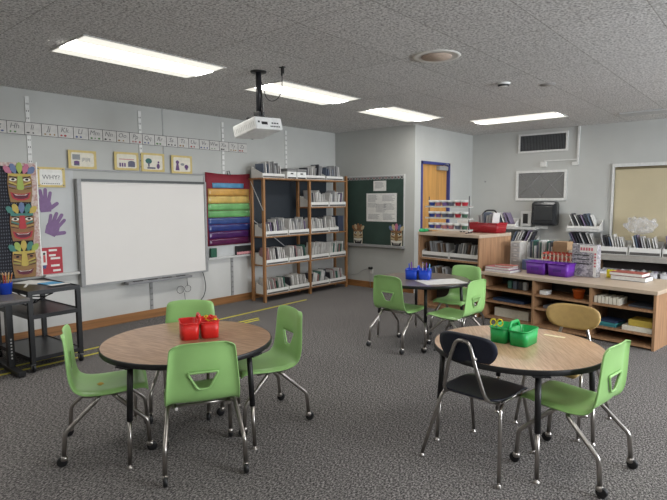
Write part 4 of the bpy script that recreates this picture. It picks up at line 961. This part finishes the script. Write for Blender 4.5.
# ---------------------------------------------------------------- round tables
def table(loc, r_, H, woodm, ang, legr, label):
    t = thing('round_table', label, 'table', (*loc, 0), ang, 'round classroom tables')
    MB().slab(circ(0, 0, r_-.006, n=72), H-.028, H).build('tabletop', woodm, t)
    b = MB(); b.lathe([(r_-.006, H-.0305), (r_-.002, H-.031), (r_, H-.028), (r_, H-.003), (r_-.002, H), (r_-.006, H-.0003)], 72); b.build('edge_band', BLACK, t)
    b = MB(); 
    for k in range(4):
        a = R(90*k); x, y = (legr-.01)*math.cos(a), (legr-.01)*math.sin(a)
        b.box(x-.045, x+.045, y-.045, y+.045, H-.036, H-.029)
    b.build('mounting_plate', BLACKM, t)
    for k in range(4):
        a = R(90*k); x, y = math.cos(a), math.sin(a)
        b = MB(); b.tube([(x*(legr-.03), y*(legr-.03), H-.037), (x*(legr-.012), y*(legr-.012), .27)], .0165, seg=12); lg = b.build('leg', BLACKM, t)
        b = MB(); b.tube([(x*(legr-.012), y*(legr-.012), .27), (x*legr, y*legr, .022)], .012, seg=10); b.build('leg_extension', CHROME, lg)
        b = MB(); b.lathe([(0, 0), (.018, 0), (.018, .006), (.008, .012), (.006, .03), (0, .03)], 14, c=(x*legr, y*legr)); b.build('glide', CHROME, lg)
    return t
T1, T2, T3 = (-2.845, 1.87), (-1.205, 3.09), (-2.975, 4.877)
table(T1, .525, .62, WOODT, -76, .50, 'round brown topped table at the left with the red caddy')
table(T2, .495, .62, WOODT2, -54, .47, 'round light brown topped table at the right with the green caddy')
table(T3, .515, .645, GREYT, -52, .46, 'round dark topped table at the back with the blue caddy')

# ---------------------------------------------------------------- green chairs
def green_chair():
    t = thing('school_chair', '', 'chair')
    # profile from the seat's front lip to the top of the back: (y, z, half width)
    prof = [(.215, .372, .165), (.212, .388, .175), (.195, .400, .185), (.15, .402, .192), (.09, .397, .197), (.03, .392, .200), (-.04, .389, .201), (-.10, .390, .200), (-.145, .398, .199), (-.178, .415, .198),
            (-.196, .440, .197), (-.205, .465, .196), (-.210, .490, .195), (-.214, .515, .193), (-.218, .540, .191), (-.222, .565, .189), (-.225, .585, .187), (-.232, .64, .182), (-.238, .68, .178), (-.244, .715, .174), (-.250, .735, .169), (-.256, .748, .155), (-.262, .752, .135)]
    us = [-1, -.985, -.95, -.85, -.7, -.55, -.42, -.3, -.15, 0, .15, .3, .42, .55, .7, .85, .95, .985, 1]
    prof = [(y+.022+max(0, z-.5)*.07, z, w_) for y, z, w_ in prof]
    h0, h1 = 12, 16                       # rows of the hand hole
    def hw(z): return .030+(.082-.030)*max(0, min(1, (z-.49)/(.585-.49)))
    b = MB(); rows = []
    for j, (y, z, w_) in enumerate(prof):
        row = []
        for u in us:
            x = u*w_
            if h0-2 <= j <= h1+2 and abs(u) <= .85:
                # squeeze columns so the inner ones follow the hole edge
                h = hw(z); f = 1 if h0 <= j <= h1 else .5
                if abs(u) <= .42: xx = (u/.42)*h
                else: xx = math.copysign(h+(abs(u)-.42)/(.85-.42)*(.85*w_-h), u)
                x = x*(1-f)+xx*f
            back = max(0, min(1, (z-.40)/.06)) if y < -.13 else 0
            e = max(0, abs(u)-.8)/.2
            yy = y + back*(.022*(abs(u)**2.2)) - back*.024*e**2
            zz = z - (1-back)*(.020*e**2) + (1-back)*.010*abs(u)**2
            if j >= len(prof)-3: zz -= .012*abs(u)**4
            row.append(b.bm.verts.new((x, yy, zz)))
        rows.append(row)
    for j in range(len(prof)-1):
        for i in range(len(us)-1):
            if h0 <= j < h1 and abs(us[i]) <= .421 and abs(us[i+1]) <= .421: continue
            f = b.bm.faces.new((rows[j][i], rows[j][i+1], rows[j+1][i+1], rows[j+1][i])); f.smooth = True
    bmesh.ops.delete(b.bm, geom=[v for v in b.bm.verts if not v.link_faces], context='VERTS')
    o = b.build('seat_shell', GREEN, t)
    md = o.modifiers.new('solid', 'SOLIDIFY'); md.thickness = .007; md.offset = 0
    md = o.modifiers.new('sub', 'SUBSURF'); md.levels = 1; md.render_levels = 1
    # rim around the hole
    b = MB(); zt_, zb = prof[h1][1], prof[h0][1]; yt, yb = prof[h1][0]-.006, prof[h0][0]-.006
    pts = [(-hw(zt_), yt, zt_), (hw(zt_), yt, zt_), (hw(zb), yb, zb), (-hw(zb), yb, zb)]
    b.tube([((pts[0][0]+pts[1][0])/2, yt, zt_), pts[1], pts[2], pts[3], pts[0], ((pts[0][0]+pts[1][0])/2, yt, zt_)], .0065, seg=8, bend=.015, cap=False)
    b.build('handle_rim', GREEN, t)
    b = MB()
    for sx in (-1, 1):
        b.tube([(sx*.145, .12, .368), (sx*.15, -.10, .366), (sx*.14, -.125, .370)], .010, seg=8)
    b.tube([(-.15, -.07, .366), (.15, -.07, .366)], .009, seg=8); b.tube([(-.145, .07, .366), (.145, .07, .366)], .009, seg=8)
    b.build('seat_frame', CHROME, t)
    for sx in (-1, 1):
        for sy in (-1, 1):
            b = MB()
            if sy < 0: P = [(sx*.09, -.02, .366), (sx*.185, -.04, .358), (sx*.210, -.215, .195), (sx*.213, -.228, .060)]
            else: P = [(sx*.09, .02, .366), (sx*.165, .05, .358), (sx*.193, .225, .195), (sx*.195, .235, .060)]
            b.tube(P, .0125, seg=10, bend=.022); lg = b.build('leg', CHROME, t)
            x, y = P[-1][0], P[-1][1]
            b = MB(); mxr = Matrix.Translation((x-.012, y+.010*sy, .0295)) @ Matrix.Rotation(R(90), 4, 'Y')
            b.lathe([(0, 0), (.023, 0), (.029, .004), (.029, .020), (.023, .024), (0, .024)], 18, mi=0, mx=mxr)
            b.ball((x, y, .046), .019, .022, .020, mi=1)
            b.build('caster', [BLACK, CHROME], lg)
    return t
ch0 = green_chair()
CG = 'light green school chairs on casters'
CHAIRS = [((-2.494, 1.71), 60, 'green chair with its back to the camera at the front of the red caddy table'),
          ((-3.112, 1.452), -27, 'green chair at the left side of the red caddy table, orange smudge on its seat'),
          ((-2.67, 2.345), 164, 'green chair at the right side of the red caddy table'),
          ((-3.235, 2.10), -135.4, 'green chair on the far side of the red caddy table, only its back showing'),
          ((-.84, 3.02), 83, 'green chair at the right of the green caddy table, side on'),
          ((-2.96, 4.45), -4, 'green chair in front of the blue caddy table with its back to the camera'),
          ((-2.375, 4.565), 88, 'green chair at the right of the blue caddy table, nearer the camera'),
          ((-2.74, 5.27), 180, 'green chair behind the blue caddy table facing the camera')]
for k, (p, rz, lb) in enumerate(CHAIRS):
    o = ch0 if k == 0 else dup(ch0, (*p, 0), rz, lb, CG)
    if k == 0: o.location = (*p, 0); o.rotation_euler = (0, 0, R(rz)); o['label'] = lb; o['group'] = CG
    if k == 1:
        s1 = MB().slab([(x*(1+.3*math.sin(i*2.7)), y*(1+.25*math.cos(i*1.9))) for i, (x, y) in enumerate(circ(0, 0, .028, .017, 14))], 0, .0012).build('orange_smudge', plain('orange_smear', (.65, .40, .06)), o)
        s1.location = (.03, -.03, .3945); s1['label'] = 'orange smudge'

# ---------------------------------------------------------------- navy and tan chairs
def stack_chair(m, loc, rz, label, nm):
    t = thing('stack_chair', label, 'chair', (*loc, 0), rz)
    # seat
    b = MB(); n = 16; rows = []
    prof = [(.20, .382, .15), (.205, .40, .17), (.18, .412, .18), (.10, .412, .19), (.0, .405, .195), (-.10, .405, .19), (-.165, .410, .175), (-.19, .415, .15)]
    for y, z, w_ in prof: rows.append([b.bm.verts.new((w_*(-1+2*i/n), y, z+.012*abs(-1+2*i/n)**3*(1 if y < .15 else -.6))) for i in range(n+1)])
    for a, c_ in zip(rows, rows[1:]):
        for i in range(n): f = b.bm.faces.new((a[i], a[i+1], c_[i+1], c_[i])); f.smooth = True
    o = b.build('seat', m, t); md = o.modifiers.new('s', 'SOLIDIFY'); md.thickness = .012; md.offset = 0; md = o.modifiers.new('sub', 'SUBSURF'); md.levels = 1; md.render_levels = 1
    # oval curved back plate
    b = MB(); nr, ns = 6, 40; rings = []
    hx, hz = .180, .084
    for j in range(nr+1):
        rr = j/nr; ring = []
        for k in range(ns):
            a = 2*math.pi*k/ns; ex = 3.3
            cx = math.copysign(abs(math.cos(a))**(2/ex), math.cos(a)); cz = math.copysign(abs(math.sin(a))**(2/ex), math.sin(a))
            x = hx*rr*cx*(1-.16*(-cz if cz < 0 else 0)*rr); z = hz*rr*cz
            ring.append(b.bm.verts.new((x, -.215+.9*x*x-.14*z, .685+z)) if j else None)
        rings.append(ring)
    cv = b.bm.verts.new((0, -.215, .685))
    for k in range(ns): f = b.bm.faces.new((cv, rings[1][k], rings[1][(k+1) % ns])); f.smooth = True
    for a, c_ in zip(rings[1:], rings[2:]):
        for k in range(ns): f = b.bm.faces.new((a[k], c_[k], c_[(k+1) % ns], a[(k+1) % ns])); f.smooth = True
    o = b.build('backrest', m, t); md = o.modifiers.new('s', 'SOLIDIFY'); md.thickness = .012; md.offset = 0; 
    # back loop tube
    b = MB(); b.tube([(-.15, -.10, .385), (-.135, -.215, .42), (-.085, -.243, .60), (-.04, -.240, .735), (.04, -.240, .735), (.085, -.243, .60), (.135, -.215, .42), (.15, -.10, .385)], .0105, seg=10, bend=.05); b.build('back_frame', CHROME, t)
    for x, z in ((0, .732), (-.075, .645), (.075, .645)):
        b = MB(); b.ball((x, -.235, z), .012, .014, .012); b.build('rivet', CHROME, t)
    b = MB(); b.tube([(-.16, -.12, .385), (-.155, .15, .385), (.155, .15, .385), (.16, -.12, .385)], .010, seg=8, bend=.04); b.tube([(-.16, -.10, .378), (.16, -.10, .378)], .009); b.build('seat_frame', CHROME, t)
    for sx in (-1, 1):
        for sy in (-1, 1):
            P = [(sx*.15, -.05, .383), (sx*.185, -.15, .375), (sx*.245, -.262, .02)] if sy < 0 else [(sx*.15, .06, .383), (sx*.175, .14, .375), (sx*.20, .235, .02)]
            b = MB(); b.tube(P, .0105, seg=10, bend=.03); lg = b.build('leg', CHROME, t)
            b = MB(); b.lathe([(0, 0), (.017, 0), (.017, .006), (.010, .014), (.008, .03), (0, .03)], 14, c=(P[-1][0], P[-1][1])); b.build('glide', CHROME, lg)
    return t
stack_chair(NAVY, (-1.282, 2.815), -5, 'dark navy chair with oval back and chrome legs at the right table', 'navy')
stack_chair(TAN, (-1.10, 3.60), 178, 'tan plastic chair with chrome legs behind the green caddy table', 'tan')

# ---------------------------------------------------------------- things on the tables
def cylgroup(loc, r_, L, rot, m, name, label, cat, group=None):
    b = MB(); b.tube([(0, 0, 0), (0, 0, L)], r_, seg=8); o = b.build(name, m); o.location = loc; o.rotation_euler = rot; return tag(o, label, cat, group)
rc = (-2.86, 1.96)
t = caddy('supply_caddy', 'red plastic caddy with handle in the middle of the left table', (*rc, .6212), 62, .24, .19, .105, RED, None)
def local(base, rz, x, y, z): return at(base, rz, x, y, z)
# plastic links in the red caddy
for k in range(9):
    q = random.Random(k+50); p = local(rc, 62, .045+.06*q.random(), -.04+.09*q.random(), .715+.004*k)
    b = MB(); n = 10; b.tube([(.018*math.cos(2*math.pi*j/n), .011*math.sin(2*math.pi*j/n), 0) for j in range(n+1)], .004, seg=6, cap=False)
    o = b.build('plastic_link', (ORNG, YEL, RED)[k % 3]); o.location = p; o.rotation_euler = (q.uniform(-.6, .6), q.uniform(-.6, .6), q.uniform(0, 3)); tag(o, 'small %s plastic link in the red caddy' % ('orange', 'yellow', 'red')[k % 3], 'link', 'plastic links in the red caddy')
gc = (-1.245, 3.14); GR = -2
t = caddy('supply_caddy', 'green plastic caddy with handle in the middle of the right table', (*gc, .6212), GR, .24, .20, .09, GRN, None)
for sx, lb in ((0, 'left'), (1, 'right')):
    pass
t = thing('scissors', 'yellow handled scissors in the green caddy', 'scissors', local(gc, GR, -.10, -.03, .70), 20)
b = MB(); n = 12
for sx in (-1, 1): b.tube([(sx*.02+.017*math.cos(2*math.pi*j/n), 0, .03+.022*math.sin(2*math.pi*j/n)) for j in range(n+1)], .0045, seg=6, cap=False)
b.build('handles', YEL, t); b = MB(); b.prism([(-.008, .01), (.008, .01), (.002, -.06), (-.002, -.06)], -.001, .001); b.build('blades', CHROME, t)
o = MB().box(-.03, .03, -.012, .012, 0, .018, bev=.003).build('eraser', WHITEP); tag(put(o, local(gc, GR, .085, .04, .6265), 50), 'white eraser in the right half of the green caddy', 'eraser')
flat('name_strip', 'narrow cream paper strip on the right table by the tan chair', 'paper', (-1.095, 3.43, .6212), 2, .13, .028, .0015, plain('pale_yellow_paper', (.85, .77, .52), .6))
bcx = (-3.0, 4.87)
caddy('supply_caddy', 'blue plastic caddy of pencils on the back table', (*bcx, .6462), 25, .27, .20, .10, BLUE, None)
for k in range(7):
    q = random.Random(k+80); p = local(bcx, 25, .03+.09*q.random() if k < 5 else -.10+.05*q.random(), -.05+.1*q.random(), .655)
    cylgroup(p, .0055, .15+.03*q.random(), (q.uniform(-.1, .1), q.uniform(-.1, .1), 0), (BLUE, PURP, CUBT, BLACK, LBLUE)[k % 5], 'marker', 'marker standing in the blue caddy', 'marker', 'markers in the blue caddy')
flat('paper', 'large white paper sheet at the front right of the dark table', 'paper', (-2.70, 4.83, .6462), 55, .46, .32, .0015, PAPER)
